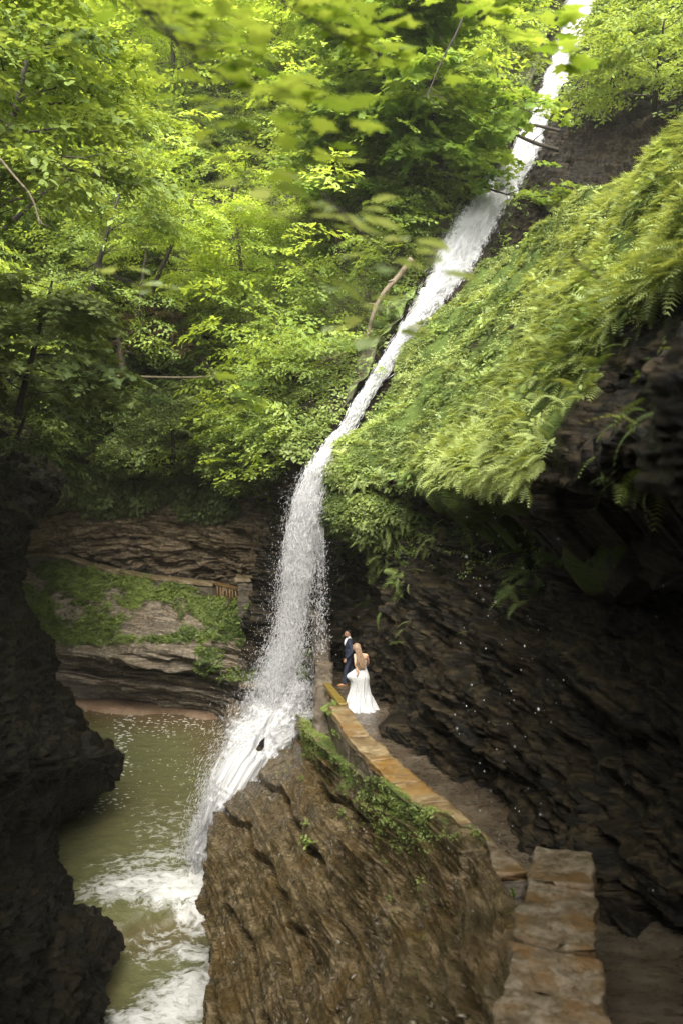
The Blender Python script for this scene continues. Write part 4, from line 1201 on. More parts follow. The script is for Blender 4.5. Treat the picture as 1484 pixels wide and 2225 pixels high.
o = ferns('ferns', fs, fm_ * (.15 + .85 * sst(26, 15, fdist)) / np.clip(fdist, 4, 30) ** .8, 30000, (.15, .34), 602, M['fern'], var=(-.1, 1.25), pairs=11, down=.2, fwd=(-.25, -.4))
tag(o, 'dense pale green ferns hanging over the slope on the right', 'ferns', kind='stuff')
fade = (fpy > 985) * onscr
o = ferns('ferns', fs, fade * (1 / np.clip(fdist, 4, 30)), 500, (.14, .28), 603, M['fern'], var=(.1, .9), pairs=13, down=1.0)
tag(o, 'long fern fronds drooping from the lip of the overhang', 'ferns', kind='stuff')
# rosettes of longer fronds standing out of the carpet
r = np.random.default_rng(605)
P_, N_, i_, j_ = pick(fs, 170, fm_ / np.clip(fdist, 4, 30), r)
L = Leafer()
nf_ = 9
Pr = np.repeat(P_, nf_, 0); Nr = np.repeat(N_, nf_, 0)
up_ = Nr * .6 + np.array([0, 0, .8])
rad_ = r.normal(0, 1, Pr.shape); rad_ -= up_ * ((rad_ * up_).sum(1) / (up_ ** 2).sum(1))[:, None]
rad_ /= np.linalg.norm(rad_, axis=1, keepdims=True)
ax_ = up_ * .7 + rad_ * r.uniform(.6, 1.3, (len(Pr), 1))
sz_ = np.repeat(r.uniform(.28, .5, 170), nf_) * r.uniform(.7, 1.1, len(Pr))
va_ = np.repeat(r.uniform(.1, 1.2, 170), nf_)
L.add(frond_tpl(14, 3, .6), frame_to(ax_, r, .15), Pr + Nr * .05, sz_, va_)
o = L.build('ferns', M['fern'])
tag(o, 'larger fern rosettes standing out of the green slope', 'ferns', kind='stuff')
# mossy ledge beside the fall
o = herbs('moss_tufts', mb, np.clip(fbm(mb.P * 1.5, 3, 610) + .45, 0, 1), 5200, (.08, .20), 611, M['moss'], nl=5, kind='quad')
tag(o, 'mossy tufts and small herbs on the wet ledge beside the fall', 'moss', kind='stuff')
o = ferns('ferns', mb, (toPX(mb.P)[0] > 780) * np.ones(mb.P.shape[:2]), 300, (.18, .38), 612, M['fern'], pairs=12, down=.8)
tag(o, 'single ferns hanging from the mossy ledge under the overhang', 'ferns', kind='stuff')
cpx, cpy = toPX(cave.P)
cmk = sst(9, 13, cave.P[..., 1]) * (cpx > 740) * (cpx < 1230) * (cpy < 1400) * (cpy > 1090) * sst(1420, 1100, cpy) * sst(.2, .4, fbm(cave.P * 1.3, 2, 620)) * (cave.N[..., 2] > -.4)
o = ferns('ferns', cave, cmk + 1e-9, 260, (.25, .5), 621, M['fern'], var=(.0, .7), pairs=12, down=.9)
tag(o, 'scattered fern tufts clinging to the dark cave wall', 'ferns', kind='stuff')
cmm = (cpx > 735) * (cpx < 1180) * sst(1290, 1110, cpy) * (cpy > 1060) * (.1 + sst(-.1, .2, fbm(cave.P * 1.1, 3, 622)))
o = herbs('moss_tufts', cave, cmm + 1e-9, 3200, (.06, .18), 623, M['moss'], var=(-.1, .8), nl=5, kind='quad')
tag(o, 'moss and small herbs thinning out down the top of the cave wall', 'moss', kind='stuff')
# herbs on the far ledge, gully, cliff, rock mass
kk = sst(-.25, .15, fbm(fl.P * .9, 3, 630) + .25)
flm = kk * ((lpy < 1405 - .02 * lpx) * (1 - sst(1380, 1440, lpy)) + (lpx > 430) * (lpx < 680) * (lpy < 1480) * .9) * (lpy > 1222 + .2 * np.clip(lpx - 200, 0, 500) * .55) * (lpx > 10) * (lpx < 690) * (.12 + sst(-.05, .25, fl.N[..., 2])) * sst(-.28, .02, fbm(fl.P * 1.8, 4, 633, .6))
bare = sst(.9, 1.2, np.hypot((lpx - 340) / 50, (lpy - 1345) / 40))
o = herbs('ground_herbs', fl, np.clip(flm, 0, 1) * bare + 1e-9, 12000, (.10, .30), 631, M['moss'], var=(.1, 1.0), nl=6, kind='quad')
tag(o, 'green herbs growing over the rocky ledge below the far walkway', 'ground cover', kind='stuff')
gpx, gpy = toPX(gul.P)
o = herbs('ground_herbs', gul, sst(.0, .4, fbm(gul.P * .9, 3, 640)) + .05, 2200, (.16, .34), 641, M['moss'], nl=6, kind='quad')
tag(o, 'green herbs on the dark stepped rock left of the fall', 'ground cover', kind='stuff')
bpx, bpy_ = toPX(bed.P)
uu = np.abs(np.linspace(-1, 1, 70))[None]
o = herbs('ground_herbs', bed, (uu > .5) * (.25 + sst(-.2, .3, fbm(bed.P, 3, 650))), 6500, (.16, .36), 651, M['moss'], var=(.1, 1.0), nl=6, kind='quad', lift=.08)
tag(o, 'low green growth along both banks of the waterfall chute', 'ground cover', kind='stuff')
um = sst(-.1, .3, fbm(ur.P * .35, 3, 660)) * (1 - .93 * sst(1.15, .6, np.hypot((upx - 1215) / 190, (upy - 390) / 120))) * (1 - .8 * sst(1, .5, np.hypot((upx - 1130) / 60, (upy - 500) / 60)))
um = um + .9 * sst(260, 60, upy)
o = herbs('ground_herbs', ur, um * (upx < 1700) + 1e-9, 12000, (.25, .55), 661, M['leaf_mid'], var=(.1, .9), nl=6, kind='quad', lift=.15)
tag(o, 'leafy growth over the dark cliff right of the upper fall', 'ground cover', kind='stuff')
qpx, qpy = toPX(fcl.P)
qm = (qpx > 120) * (qpx < 620) * (np.hypot((qpx - 250) / 110, (qpy - 1060) / 50) < 1) * 1.0 + (np.hypot((qpx - 450) / 80, (qpy - 1080) / 45) < 1) * .8
o = herbs('ground_herbs', fcl, qm * 1.0 + 1e-9, 2600, (.3, .6), 671, M['leaf_dk'], var=(.1, 1.0), nl=7, kind='quad', lift=.3)
tag(o, 'leafy shrubs clinging to the brown cliff above the walkway', 'ground cover', kind='stuff')
rm = np.clip(ridge * sst(-.2, .2, fbm(br.P * 1.4, 3, 680)) * (1 - sst(1820, 2000, by)) + .02 * sst(.2, .4, fbm(br.P * .8, 2, 681)) * (by < 2050), 0, 1) * (bx > 600)
o = herbs('moss_tufts', br, rm + .35 * (by < 1650) * (bx > 655), 9000, (.03, .10), 682, M['moss'], var=(.2, 1.1), nl=5, kind='quad', lift=.01)
tag(o, 'moss and seedlings on the shoulder of the big brown rock', 'moss', kind='stuff')
# single seedlings rooted in the big rock
def seedling(px, py, h, label, seed, wide=False):
    r = np.random.default_rng(seed)
    d_ = (bx - px) ** 2 + (by - py) ** 2
    i, j = np.unravel_index(np.argmin(d_), d_.shape)
    p, n_ = br.P[i, j], br.N[i, j]
    root = empty('seedling', tuple(p)); tag(root, label, 'plant')
    st_ = MB(); L = Leafer(); pos, ax = [], []
    for k in range(5):
        d = n_ * .5 + np.array([0, 0, .7]) + r.normal(0, .55 if wide else .35, 3)
        d /= np.linalg.norm(d)
        e = np.array([d * h * q + [0, 0, -.15 * h * q * q] for q in (0, .35, .7, 1)])
        st_.tube(e, [.004, .003, .003, .002], 4)
        for q in range(1, 4):
            for w in (-1, 1):
                a = np.cross(d, [0, 0, 1]) * w + d * .5 + r.normal(0, .2, 3)
                pos.append(e[q]); ax.append(a)
    L.add(leaf_poly('ovate'), frame_to(np.array(ax), r, .3), np.array(pos), h * r.uniform(.28, .48, len(pos)), r.uniform(.2, 1.0, len(pos)))
    st_.build('stem', M['moss'], root); L.build('leaves', M['moss'], root)
for k, (px, py, h, w, lb) in enumerate(((682,1830,.24,True,'spreading green seedling alone in the middle of the big rock'),(578,1800,.12,False,'small seedling on the left shoulder of the big rock'),(655,1700,.12,False,'tiny seedling high on the big rock below the moss'),(668,1795,.13,False,'little seedling just above the spreading one on the big rock'),(745,1775,.13,False,'small seedling in the crevice right of the rock centre'),(866,1858,.10,False,'yellow green sprig at the foot of the mossy rock shoulder'),(825,2158,.07,False,'tiny bright leaf tuft on the smooth slab near the bottom'),(1122,1950,.10,False,'small green sprig against the left side of the nearest parapet block'))):
    seedling(px, py, h, lb, 1200 + k, w)
# fallen plates and litter on the big rock
r = np.random.default_rng(690)
P_, N_, i_, j_ = pick(br, 5000, (bx > 480) * (by > 1640) * sst(-.1, .3, fbm(br.P * .7, 3, 691)), r)
n = len(P_)
sl = OCT * np.array([1, .62, .12]); 
Rm = frame_to(np.cross(N_, r.normal(0, 1, (n, 3))), r, .1)
Zn = N_; Xn = np.cross(Zn, r.normal(0, 1, (n, 3))); Xn /= np.linalg.norm(Xn, axis=1, keepdims=True)
Rm = np.stack([Xn, np.cross(Zn, Xn), Zn], -1)
W_, FF = place(sl, OCF, Rm, P_ + N_ * .01, .010 + .085 * r.random(n) ** 5)
o = mesh_obj('stone_chips', W_, FF, M['ledge'], {'moss': np.zeros(len(W_))})
tag(o, 'loose chips of shale and litter lying on the big rock', 'stone chips', kind='stuff')

# ------------------------------------------------------------------ trees
def limb(mb_, p, d, L, r0, r, nseg=6, up=.1, wob=.12):
    pts = [p]
    q = np.array(p, float)
    d = np.array(d, float) / np.linalg.norm(d)
    for k in range(nseg):
        d = d + r.normal(0, wob, 3) + np.array([0, 0, up]) * .3
        d /= np.linalg.norm(d)
        q = q + d * L / nseg
        pts.append(q.copy())
    pts = np.array(pts)
    mb_.tube(pts, np.linspace(r0, r0 * .35, len(pts)), 6)
    return pts
def tree(name, label, base, topv, r0, mat, bark, spread, kind='quad', spray=(.7, 1.3), n_br=12, start=.35, seed=0, group=None, var=(.2, .9), droop=.0, per=26, toward=(0, -.3, 0), bare=False):
    r = np.random.default_rng(seed)
    base, topv = np.array(base, float), np.array(topv, float)
    root = empty(name, tuple(base))
    tag(root, label, 'tree', group)
    tb = MB()
    k = 10
    t = np.linspace(0, 1, k)
    mid = base + (topv - base) * t[:, None] + np.cumsum(r.normal(0, .035 * np.linalg.norm(topv - base) / 10, (k, 3)), 0) * (t[:, None] > 0)
    tb.tube(mid, r0 * (1.15 - .95 * t) + .01, 9)
    L = Leafer()
    ends = []
    for b in range(n_br):
        s_ = start + (1 - start) * (b + r.random()) / n_br
        p = np.array([np.interp(s_, t, mid[:, c]) for c in range(3)])
        yaw = b * 2.4 + r.normal(0, .5)
        d = np.array([math.cos(yaw), math.sin(yaw), r.normal(.18 - droop, .2)]) + np.array(toward)
        ln = spread * (1.15 - .6 * s_) * r.uniform(.7, 1.15)
        pts = limb(tb, p, d, ln, r0 * .30 * (1.1 - s_ * .6), r, up=-.1 - droop)
        for q in range(2, len(pts)):
            for sgn in (1, -1):
                dd_ = (pts[q] - pts[q - 1]); dd_ /= np.linalg.norm(dd_)
                sd_ = np.cross(dd_, [0, 0, 1.0]) * sgn
                e = limb(tb, pts[q], dd_ * .6 + sd_ + r.normal(0, .2, 3), ln * .35 * r.uniform(.5, 1.1), r0 * .06 + .004, r, nseg=3)
                ends.append((e[0], e[-1]))
        ends.append((pts[-2], pts[-1]))
    tr_ = tb.build('trunk', bark, smooth=True)
    tr_.parent = root; tr_.matrix_parent_inverse = Matrix.Translation(-Vector(base))
    if not bare:
        E = np.array(ends)
        m = max(1, int(per * n_br / len(E) + .5))
        A_ = np.repeat(E, m, 0)
        n = len(A_)
        f = r.uniform(.0, 1.0, n)[:, None]
        pos = A_[:, 0] * (1 - f) + A_[:, 1] * f + r.normal(0, .10 * spread / 3, (n, 3))
        ax = A_[:, 1] - A_[:, 0]
        ax = ax / (np.linalg.norm(ax, axis=1, keepdims=True) + 1e-6) + r.normal(0, .45, (n, 3)) * np.array([1, 1, .35]) + np.array(toward) * .5
        ax[:, 2] = ax[:, 2] * .5 - .1 - droop
        sz = r.uniform(spray[0], spray[1], n)
        va = var[0] + (var[1] - var[0]) * np.clip(.5 + .8 * fbm(pos * .6, 2, seed) + r.normal(0, .25, n), -.2, 1.2)
        Rm = frame_to(ax, r, .25)
        ok = openings(pos, r)
        for q in range(4):
            m_ = ((np.arange(n) % 4) == q) & ok
            L.add(SPR[kind][q], Rm[m_], pos[m_], sz[m_], va[m_])
        cr = L.build('crown', mat)
        cr.parent = root; cr.matrix_parent_inverse = Matrix.Translation(-Vector(base))
    return root
def pt(px, py, Y):
    return PY(px, py, Y)
TR = [
 # label, base(px,py,Y), top, r0, mat, bark, spread, kind, spray, n_br, start, var, per
 ('big bright maple spreading its crown left of the upper fall', (985,560,36.5), (900,-60,31), .22, 'leaf_gl', 'bark_dk', 5.0, 'maple', (.9,1.5), 18, .30, (.2,1.0), 34),
 ('maple with low drooping boughs right beside the middle of the fall', (905,480,36.5), (810,60,32), .16, 'leaf_gl', 'bark_dk', 3.9, 'maple', (.8,1.4), 13, .25, (.1,.9), 30),
 ('thick straight brown trunk standing on the lit mossy bank', (752,655,36.2), (712,240,37.0), .24, 'leaf_mid', 'bark', 3.2, 'quad', (.8,1.4), 10, .55, (.3,1.0), 22),
 ('second leaning trunk behind the thick one on the lit bank', (808,640,38.2), (765,300,40), .17, 'leaf_mid', 'bark_dk', 2.8, 'quad', (.8,1.3), 9, .5, (.3,1.0), 20),
 ('slim beech with a tall dark stem in the left middle of the slope', (212,620,32), (236,250,31), .09, 'leaf_mid', 'bark', 2.6, 'quad', (.6,1.1), 12, .35, (.3,1.0), 26),
 ('forked beech leaning right on the left part of the slope', (180,690,29.5), (262,420,29), .10, 'leaf_mid', 'bark_dk', 2.6, 'quad', (.6,1.1), 11, .3, (.2,.9), 24),
 ('beech sapling with tiered boughs in the middle of the slope', (530,650,36), (510,410,34), .08, 'leaf_hi', 'bark', 3.0, 'quad', (.6,1.1), 12, .2, (.3,1.0), 24),
 ('beech sapling with bright tiers below the drooping maple leaves', (330,640,34), (420,420,32), .08, 'leaf_hi', 'bark', 3.2, 'quad', (.6,1.1), 12, .2, (.3,1.1), 24),
 ('dark leaning tree with heavy foliage along the left edge of the gorge', (-60,640,17), (60,120,15.5), .13, 'leaf_mid', 'bark_dk', 2.6, 'ovate', (.6,1.0), 14, .15, (.1,.9), 26),
 ('tall tree reaching over the gorge at the upper left corner', (-150,420,19), (90,-120,17), .16, 'leaf_hi', 'bark_dk', 3.4, 'ovate', (.7,1.2), 16, .2, (.2,1.0), 28),
 ('big leaved shrub hanging over the left cliff in half shade', (40,900,19), (120,600,18), .06, 'leaf_dk', 'bark_dk', 2.0, 'maple', (.5,.85), 13, .1, (.35,1.2), 26),
 ('small shrub drooping over the dark cliff at the left edge', (20,1000,22), (90,830,21), .05, 'leaf_dk', 'bark_dk', 1.6, 'ovate', (.4,.7), 9, .1, (.2,1.0), 20),
 ('round bush overhanging the far cliff above the walkway', (380,1000,35), (370,850,33.5), .07, 'leaf_dk', 'bark_dk', 2.4, 'quad', (.5,.9), 13, .1, (.1,.9), 26),
 ('slender tree with a pale stem at the top middle of the slope', (590,330,47), (600,-60,47), .15, 'leaf_hi', 'bark', 4.0, 'quad', (1.0,1.8), 12, .5, (.5,1.2), 22),
 ('tall tree with a thin trunk near the top left of the slope', (380,300,46), (370,-60,45), .14, 'leaf_hi', 'bark', 4.0, 'quad', (1.0,1.8), 12, .4, (.5,1.2), 22),
 ('leafy bush rooted on the cliff at the upper right corner', (1420,240,33), (1440,40,31), .09, 'leaf_mid', 'bark_dk', 2.6, 'ovate', (.6,1.1), 12, .1, (.3,1.1), 24),
 ('small bush over the top of the fall at its right bank', (1330,190,38), (1340,30,37), .08, 'leaf_mid', 'bark_dk', 2.4, 'ovate', (.6,1.1), 11, .1, (.2,1.0), 22),
 ('dead reddish conifer stump and twigs on the left of the clearing', (268,800,35), (250,690,35.3), .12, 'deadneedle', 'bark', 1.2, 'quad', (.3,.6), 9, .3, (.1,.9), 10),
 ('second dead reddish conifer in the middle of the dim slope', (378,790,36.5), (366,660,36.6), .10, 'deadneedle', 'bark', 1.4, 'quad', (.3,.6), 10, .3, (.1,.9), 12),
 ('small leafy sapling at the edge of the lit grassy shoulder', (616,835,32.8), (600,700,32.5), .035, 'leaf_mid', 'bark_dk', 1.5, 'quad', (.35,.65), 9, .4, (.4,1.1), 16),
 ('slim straight trunk with a thin crown right of the pale stemmed tree', (694,470,44), (688,60,46), .13, 'leaf_hi', 'bark', 3.0, 'quad', (.9,1.5), 7, .6, (.5,1.2), 14),
 ('tall slender trunk behind the drooping maple boughs', (770,420,45), (762,-20,46), .12, 'leaf_hi', 'bark', 3.0, 'quad', (.9,1.5), 7, .6, (.5,1.2), 14),
 ('slender grey trunk between the two blurred top boughs', (468,400,45.5), (474,0,47), .12, 'leaf_hi', 'bark', 3.0, 'quad', (.9,1.5), 7, .6, (.5,1.2), 14),
 ('thin slanting trunk on the dim slope under the tiered saplings', (520,600,39), (480,380,40), .08, 'leaf_mid', 'bark_dk', 2.4, 'quad', (.6,1.1), 8, .5, (.3,1.1), 16),
 ('very thin young stem just left of the thick brown trunk', (700,600,38), (672,400,38.5), .06, 'leaf_mid', 'bark_dk', 2.0, 'quad', (.6,1.0), 7, .5, (.4,1.1), 14),
 ('crooked dark stem rising beside the first dead conifer', (300,700,35.5), (328,430,37), .07, 'leaf_mid', 'bark_dk', 2.2, 'quad', (.6,1.1), 8, .45, (.3,1.1), 16),
]
for k, (lab, b, tp, r0, mt_, bk, spd, kd, spz, nb, stt, vr, per) in enumerate(TR):
    tree('tree' if 'sapling' not in lab and 'bush' not in lab and 'shrub' not in lab else ('sapling' if 'sapling' in lab else 'shrub'), lab, pt(*b), pt(*tp), r0, M[mt_], M[bk], spd, kd, spz, nb, stt, seed=700 + k, var=vr, per=per)
def branch(name, label, pts, rad, mat, twigs=0, seed=0, tl=.8):
    r = np.random.default_rng(seed)
    W_ = np.array([pt(*p) for p in pts])
    D_ = catW(24, len(W_)) @ W_
    root = MB()
    root.tube(D_, np.linspace(rad[0], rad[1], 24), 7)
    for k in range(twigs):
        i = r.integers(6, 23)
        d = D_[i] - D_[i - 1]; d /= np.linalg.norm(d)
        limb(root, D_[i], d + r.normal(0, .7, 3) + [0, 0, .1], tl * r.uniform(.5, 1.2), rad[1] * .8, r, nseg=5, wob=.18)
    o = root.build(name, mat, smooth=True)
    tag(o, label, 'branch')
    return o
branch('dead_branch', 'bent pale dead trunk leaning down beside the fall', [(895,562,29.0),(868,598,29.2),(832,640,29.4),(808,690,29.6),(796,752,29.8)], (.11, .06), M['bark_lt'], 3, 801, .5)
branch('dead_branch', 'pale fallen log curving down over the dark gully rock', [(800,756,29.8),(750,768,30.4),(700,790,31.2),(655,822,31.8)], (.08, .04), M['bark_lt'], 3, 802, .5)
branch('fallen_log', 'long thin fallen log lying level across the dim slope', [(250,816,34.0),(330,819,34.0),(420,820,34.2),(512,815,34.4)], (.05, .035), M['bark_lt'], 0, 803)
branch('bare_branch', 'dark bare fallen branch forking across the white upper fall', [(1212,326,36.4),(1165,312,36),(1120,292,35.6),(1075,268,35.2),(1030,262,34.8)], (.09, .03), M['bark_dk'], 9, 804, 1.6)
branch('bare_branch', 'second dark bare bough just above the forked one over the fall', [(1215,284,36.6),(1160,272,36.2),(1110,268,35.8),(1050,262,35.2)], (.07, .02), M['bark_dk'], 8, 805, 1.5)
branch('hanging_branch', 'long dark twig hanging through the bright maple leaves', [(1022,-30,24),(1000,50,24),(960,130,24),(925,215,24)], (.03, .012), M['bark_dk'], 7, 806, .8)
branch('bare_branch', 'thick dark bough curving in from the left edge', [(-60,560,20),(30,480,21),(110,410,22),(180,385,23),(240,382,23.5)], (.07, .03), M['bark_dk'], 8, 807, 1.2)
branch('vine', 'pale thin vine arching at the left edge', [(-20,320,9),(30,380,9),(70,430,9),(88,490,9)], (.012, .006), M['bark_lt'], 2, 808, .3)
branch('bare_branch', 'thin brown bough leaning over the lit shoulder towards the gully', [(610,620,36),(680,660,35.5),(730,700,34.5),(775,735,33)], (.06, .03), M['bark'], 5, 809, .7)
branch('root', 'thin root hanging down the brown cliff left of the fall', [(628,995,29.6),(612,1030,29.8),(590,1060,30.2),(545,1085,31)], (.03, .015), M['bark'], 3, 810, .6)

# near boughs of big leaves reaching in above the viewpoint
def near_bough(label, pts, nl, lsz, seed, mat, kind='maple', wid=.3, hang=.1):
    r = np.random.default_rng(seed)
    W_ = np.array([pt(*p) for p in pts])
    D_ = catW(30, len(W_)) @ W_
    root = empty('maple_bough', tuple(W_[0]))
    tag(root, label, 'bough')
    mbk = MB()
    mbk.tube(D_, np.linspace(.005, .002, 30), 5)
    L = Leafer()
    pos, ax = [], []
    for k in range(nl):
        i = int(30 * (.15 + .85 * (k + .5) / nl)) - 1
        d = D_[min(i + 1, 29)] - D_[i - 1]; d /= np.linalg.norm(d)
        s_ = np.cross(d, [0, 0, 1.0]) * (1 if k % 2 else -1)
        a = s_ * r.uniform(.4, 1.1) + d * .6 + r.normal(0, .25, 3); a[2] = -hang * r.uniform(-.3, 1.2)
        a /= np.linalg.norm(a)
        e = D_[i] + a * wid * r.uniform(.25, 1)
        mbk.tube([D_[i], (D_[i] + e) / 2 + [0, 0, .01], e], [.0016, .001, .001], 4)
        pos.append(e); ax.append(a + np.array([0, 0, -.25]) + r.normal(0, .2, 3))
    pos, ax = np.array(pos), np.array(ax)
    L.add(leaf_poly(kind), frame_to(ax * np.array([1, 1, .5]), r, .16), pos, lsz * r.uniform(.75, 1.25, nl), np.clip(.6 + r.normal(0, .3, nl), 0, 1.1))
    a_ = mbk.build('twig', M['bark_dk']); b_ = L.build('leaves', mat)
    for z in (a_, b_):
        z.parent = root; z.matrix_parent_inverse = Matrix.Translation(-Vector(W_[0]))
    return root
NB = [
 ('blurred bright maple bough across the top centre', [(150,-160,3.4),(330,40,3.3),(470,160,3.2),(600,250,3.1)], 60, .095, .42, 'maple'),
 ('blurred maple bough hanging lower at the top centre', [(250,-120,3.9),(420,150,3.8),(520,260,3.6),(560,340,3.5)], 34, .10, .36, 'maple'),
 ('blurred yellow maple bough filling the top middle edge', [(420,-200,4.4),(560,-40,4.3),(700,60,4.2),(820,120,4.1)], 70, .11, .45, 'maple'),
 ('blurred maple bough reaching from the top left towards the centre', [(60,-260,4.8),(220,-40,4.6),(330,60,4.5),(420,100,4.4)], 60, .11, .5, 'maple'),
 ('maple bough with broad green leaves in front of the top of the fall', [(860,-160,6.5),(1000,-10,6.4),(1080,70,6.2),(1150,130,6.0)], 60, .14, .55, 'maple'),
 ('thin bough of big blurred leaves before the middle slope', [(420,250,3.4),(560,420,3.2),(640,480,3.0),(700,440,2.9)], 14, .12, .2, 'ovate'),
 ('few blurred oval leaves floating before the lit bank', [(700,420,2.9),(800,520,2.8),(850,560,2.8),(880,600,2.7)], 7, .11, .16, 'ovate'),
 ('pair of blurred leaves in front of the bent dead trunk', [(640,560,3.0),(740,660,2.9),(800,700,2.9),(830,740,2.8)], 6, .13, .14, 'ovate'),
 ('small cluster of bright blurred leaves before the dark cliff top', [(440,780,3.6),(480,840,3.6),(500,870,3.6),(520,890,3.6)], 8, .11, .13, 'maple'),
 ('single blurred twig with leaves in front of the left slope', [(180,560,3.6),(250,600,3.5),(300,620,3.5),(340,640,3.4)], 4, .12, .12, 'ovate'),
 ('short twig with one round dark leaf before the ferns on the right', [(1240,560,2.6),(1280,590,2.6),(1300,602,2.6),(1312,610,2.6)], 2, .055, .03, 'ovate'),
]
for k, (lab, pts, nl, lz, wd, kd) in enumerate(NB):
    near_bough(lab, pts, int(nl * 1.7) if kd == 'ovate' and nl > 3 else nl, lz, 900 + k, M['leaf_pale'] if kd == 'ovate' and nl > 3 else M['leaf_gl'], kd, wd)
# ------------------------------------------------------------------ people
def ell(mb_, c, r, rz=0.0, tilt=0.0, n=14):
    th = np.linspace(0, np.pi, n)
    ph = np.linspace(0, 2 * np.pi, 2 * n, endpoint=False)
    P = np.stack([np.sin(th)[:, None] * np.cos(ph), np.sin(th)[:, None] * np.sin(ph), np.cos(th)[:, None] + 0 * ph], -1) * np.array(r)
    ct, st = math.cos(tilt), math.sin(tilt)
    P = P @ np.array([[ct, 0, -st], [0, 1, 0], [st, 0, ct]])
    cr, sr = math.cos(rz), math.sin(rz)
    P = P @ np.array([[cr, sr, 0], [-sr, cr, 0], [0, 0, 1]])
    V = P.reshape(-1, 3) + np.array(c)
    m_ = 2 * n
    i = np.arange(n - 1)[:, None] * m_ + np.arange(m_)[None]
    j = np.arange(n - 1)[:, None] * m_ + (np.arange(m_)[None] + 1) % m_
    mb_.add(V, np.stack([i, i + m_, j + m_, j], -1).reshape(-1, 4))
def chain(mb_, pts, rad):
    """overlapping tapered limb with round joints"""
    pts = np.array(pts, float)
    k = 6 * (len(pts) - 1) + 1
    D_ = catW(k, len(pts)) @ pts
    R_ = np.interp(np.linspace(0, 1, k), np.linspace(0, 1, len(pts)), rad)
    mb_.tube(D_, R_, 12)
    ell(mb_, D_[0], (R_[0],) * 3, n=8)
    ell(mb_, D_[-1], (R_[-1],) * 3, n=8)
def fuse(mb_, name, mat, parent, vox=.010, smooth=4):
    """one continuous skin grown over the overlapping pieces"""
    o = mb_.build(name + '_src', mat)
    md = o.modifiers.new('r', 'REMESH'); md.mode = 'VOXEL'; md.voxel_size = vox; md.use_smooth_shade = True
    ms = o.modifiers.new('s', 'SMOOTH'); ms.iterations = smooth; ms.factor = .5
    dg = bpy.context.evaluated_depsgraph_get()
    me = bpy.data.meshes.new_from_object(o.evaluated_get(dg))
    me.name = name
    me.materials.clear(); me.materials.append(mat)
    bpy.data.objects.remove(o)
    o2 = bpy.data.objects.new(name, me)
    sc.collection.objects.link(o2)
    o2.parent = parent
    return o2
def hand(mb_, wrist, dirv, palmn, size=.17, curl=.6, thumb=1):
    """palm, four unequal curled fingers and a thumb leaving the side of the palm"""
    d = np.array(dirv, float); d /= np.linalg.norm(d)
    n_ = np.array(palmn, float); n_ -= d * (n_ @ d); n_ /= np.linalg.norm(n_)
    s_ = np.cross(d, n_)
    w = np.array(wrist, float)
    for q in (-.32, -.1, .12, .34):
        chain(mb_, [w + s_ * q * .2 * size, w + d * size * .5 + s_ * q * size * .5], [.016, .014])
    for q, L_ in ((-.38, .36), (-.13, .46), (.12, .5), (.36, .43)):
        b = w + d * size * .5 + s_ * q * size * .55
        p1 = b + (d * math.cos(curl * .4) + n_ * math.sin(curl * .4)) * size * L_ * .45
        p2 = p1 + (d * math.cos(curl * 1.5) + n_ * math.sin(curl * 1.5)) * size * L_ * .32
        p3 = p2 + (d * math.cos(curl * 2.4) + n_ * math.sin(curl * 2.4)) * size * L_ * .25
        chain(mb_, [b, p1, p2, p3], [.0095, .009, .008, .007])
    b = w + d * size * .15 + s_ * thumb * size * .22
    p1 = b + (d * .6 + s_ * thumb * .7 + n_ * .3) * size * .25
    chain(mb_, [b, p1, p1 + (d * .9 + n_ * .4) * size * .18], [.012, .011, .008])
def head(mb_, c, face, r=1.0, jaw=1.0):
    """skull, jaw, nose, ears, lips and brow; face = horizontal direction looked at"""
    f = np.array(face, float); f /= np.linalg.norm(f)
    rz = math.atan2(f[1], f[0])
    s_ = np.array([-f[1], f[0], 0]); s_ /= np.linalg.norm(s_)
    c = np.array(c, float); u = np.array([0, 0, 1.0])
    ell(mb_, c + u * .025 * r - f * .012, (.098 * r, .078 * r, .10 * r), rz)
    ell(mb_, c - u * .045 * r + f * .022, (.066 * r, .058 * r * jaw, .068 * r), rz)
    ell(mb_, c - u * .088 * r + f * .050, (.026 * r, .026 * r, .020 * r), rz)
    chain(mb_, [c + f * .088 * r + u * .02, c + f * .108 * r - u * .018], [.010, .014])
    ell(mb_, c + f * .080 * r - u * .052, (.018, .030, .008), rz)
    ell(mb_, c + f * .084 * r + u * .036, (.014, .050, .010), rz)
    for k in (-1, 1):
        ell(mb_, c + s_ * k * .078 * r - f * .004 - u * .01, (.020, .010, .030), rz)
        ell(mb_, c + s_ * k * .036 * r + f * .072 * r - u * .02, (.022, .020, .018), rz)
def skin_mat(name, c):
    m, nt, out, N = nodes_mat(name)
    co = N('ShaderNodeTexCoord').outputs['Object']
    n = N('ShaderNodeTexNoise', {'Vector': co, 'Scale': 18.0, 'Detail': 4.0}).outputs[0]
    col = ramp(N, n, [(.3, [v * .85 for v in c]), (.7, [min(1, v * 1.12) for v in c])])
    p = N('ShaderNodeBsdfPrincipled', {'Base Color': col, 'Roughness': .5, 'Subsurface Weight': .15, 'Subsurface Radius': (.02, .008, .004, )})
    nt.links.new(p.outputs[0], out.inputs[0])
    return m
M['skin_m'] = skin_mat('tan_skin', (.36, .20, .12))
M['skin_w'] = skin_mat('light_tan_skin', (.46, .28, .18))

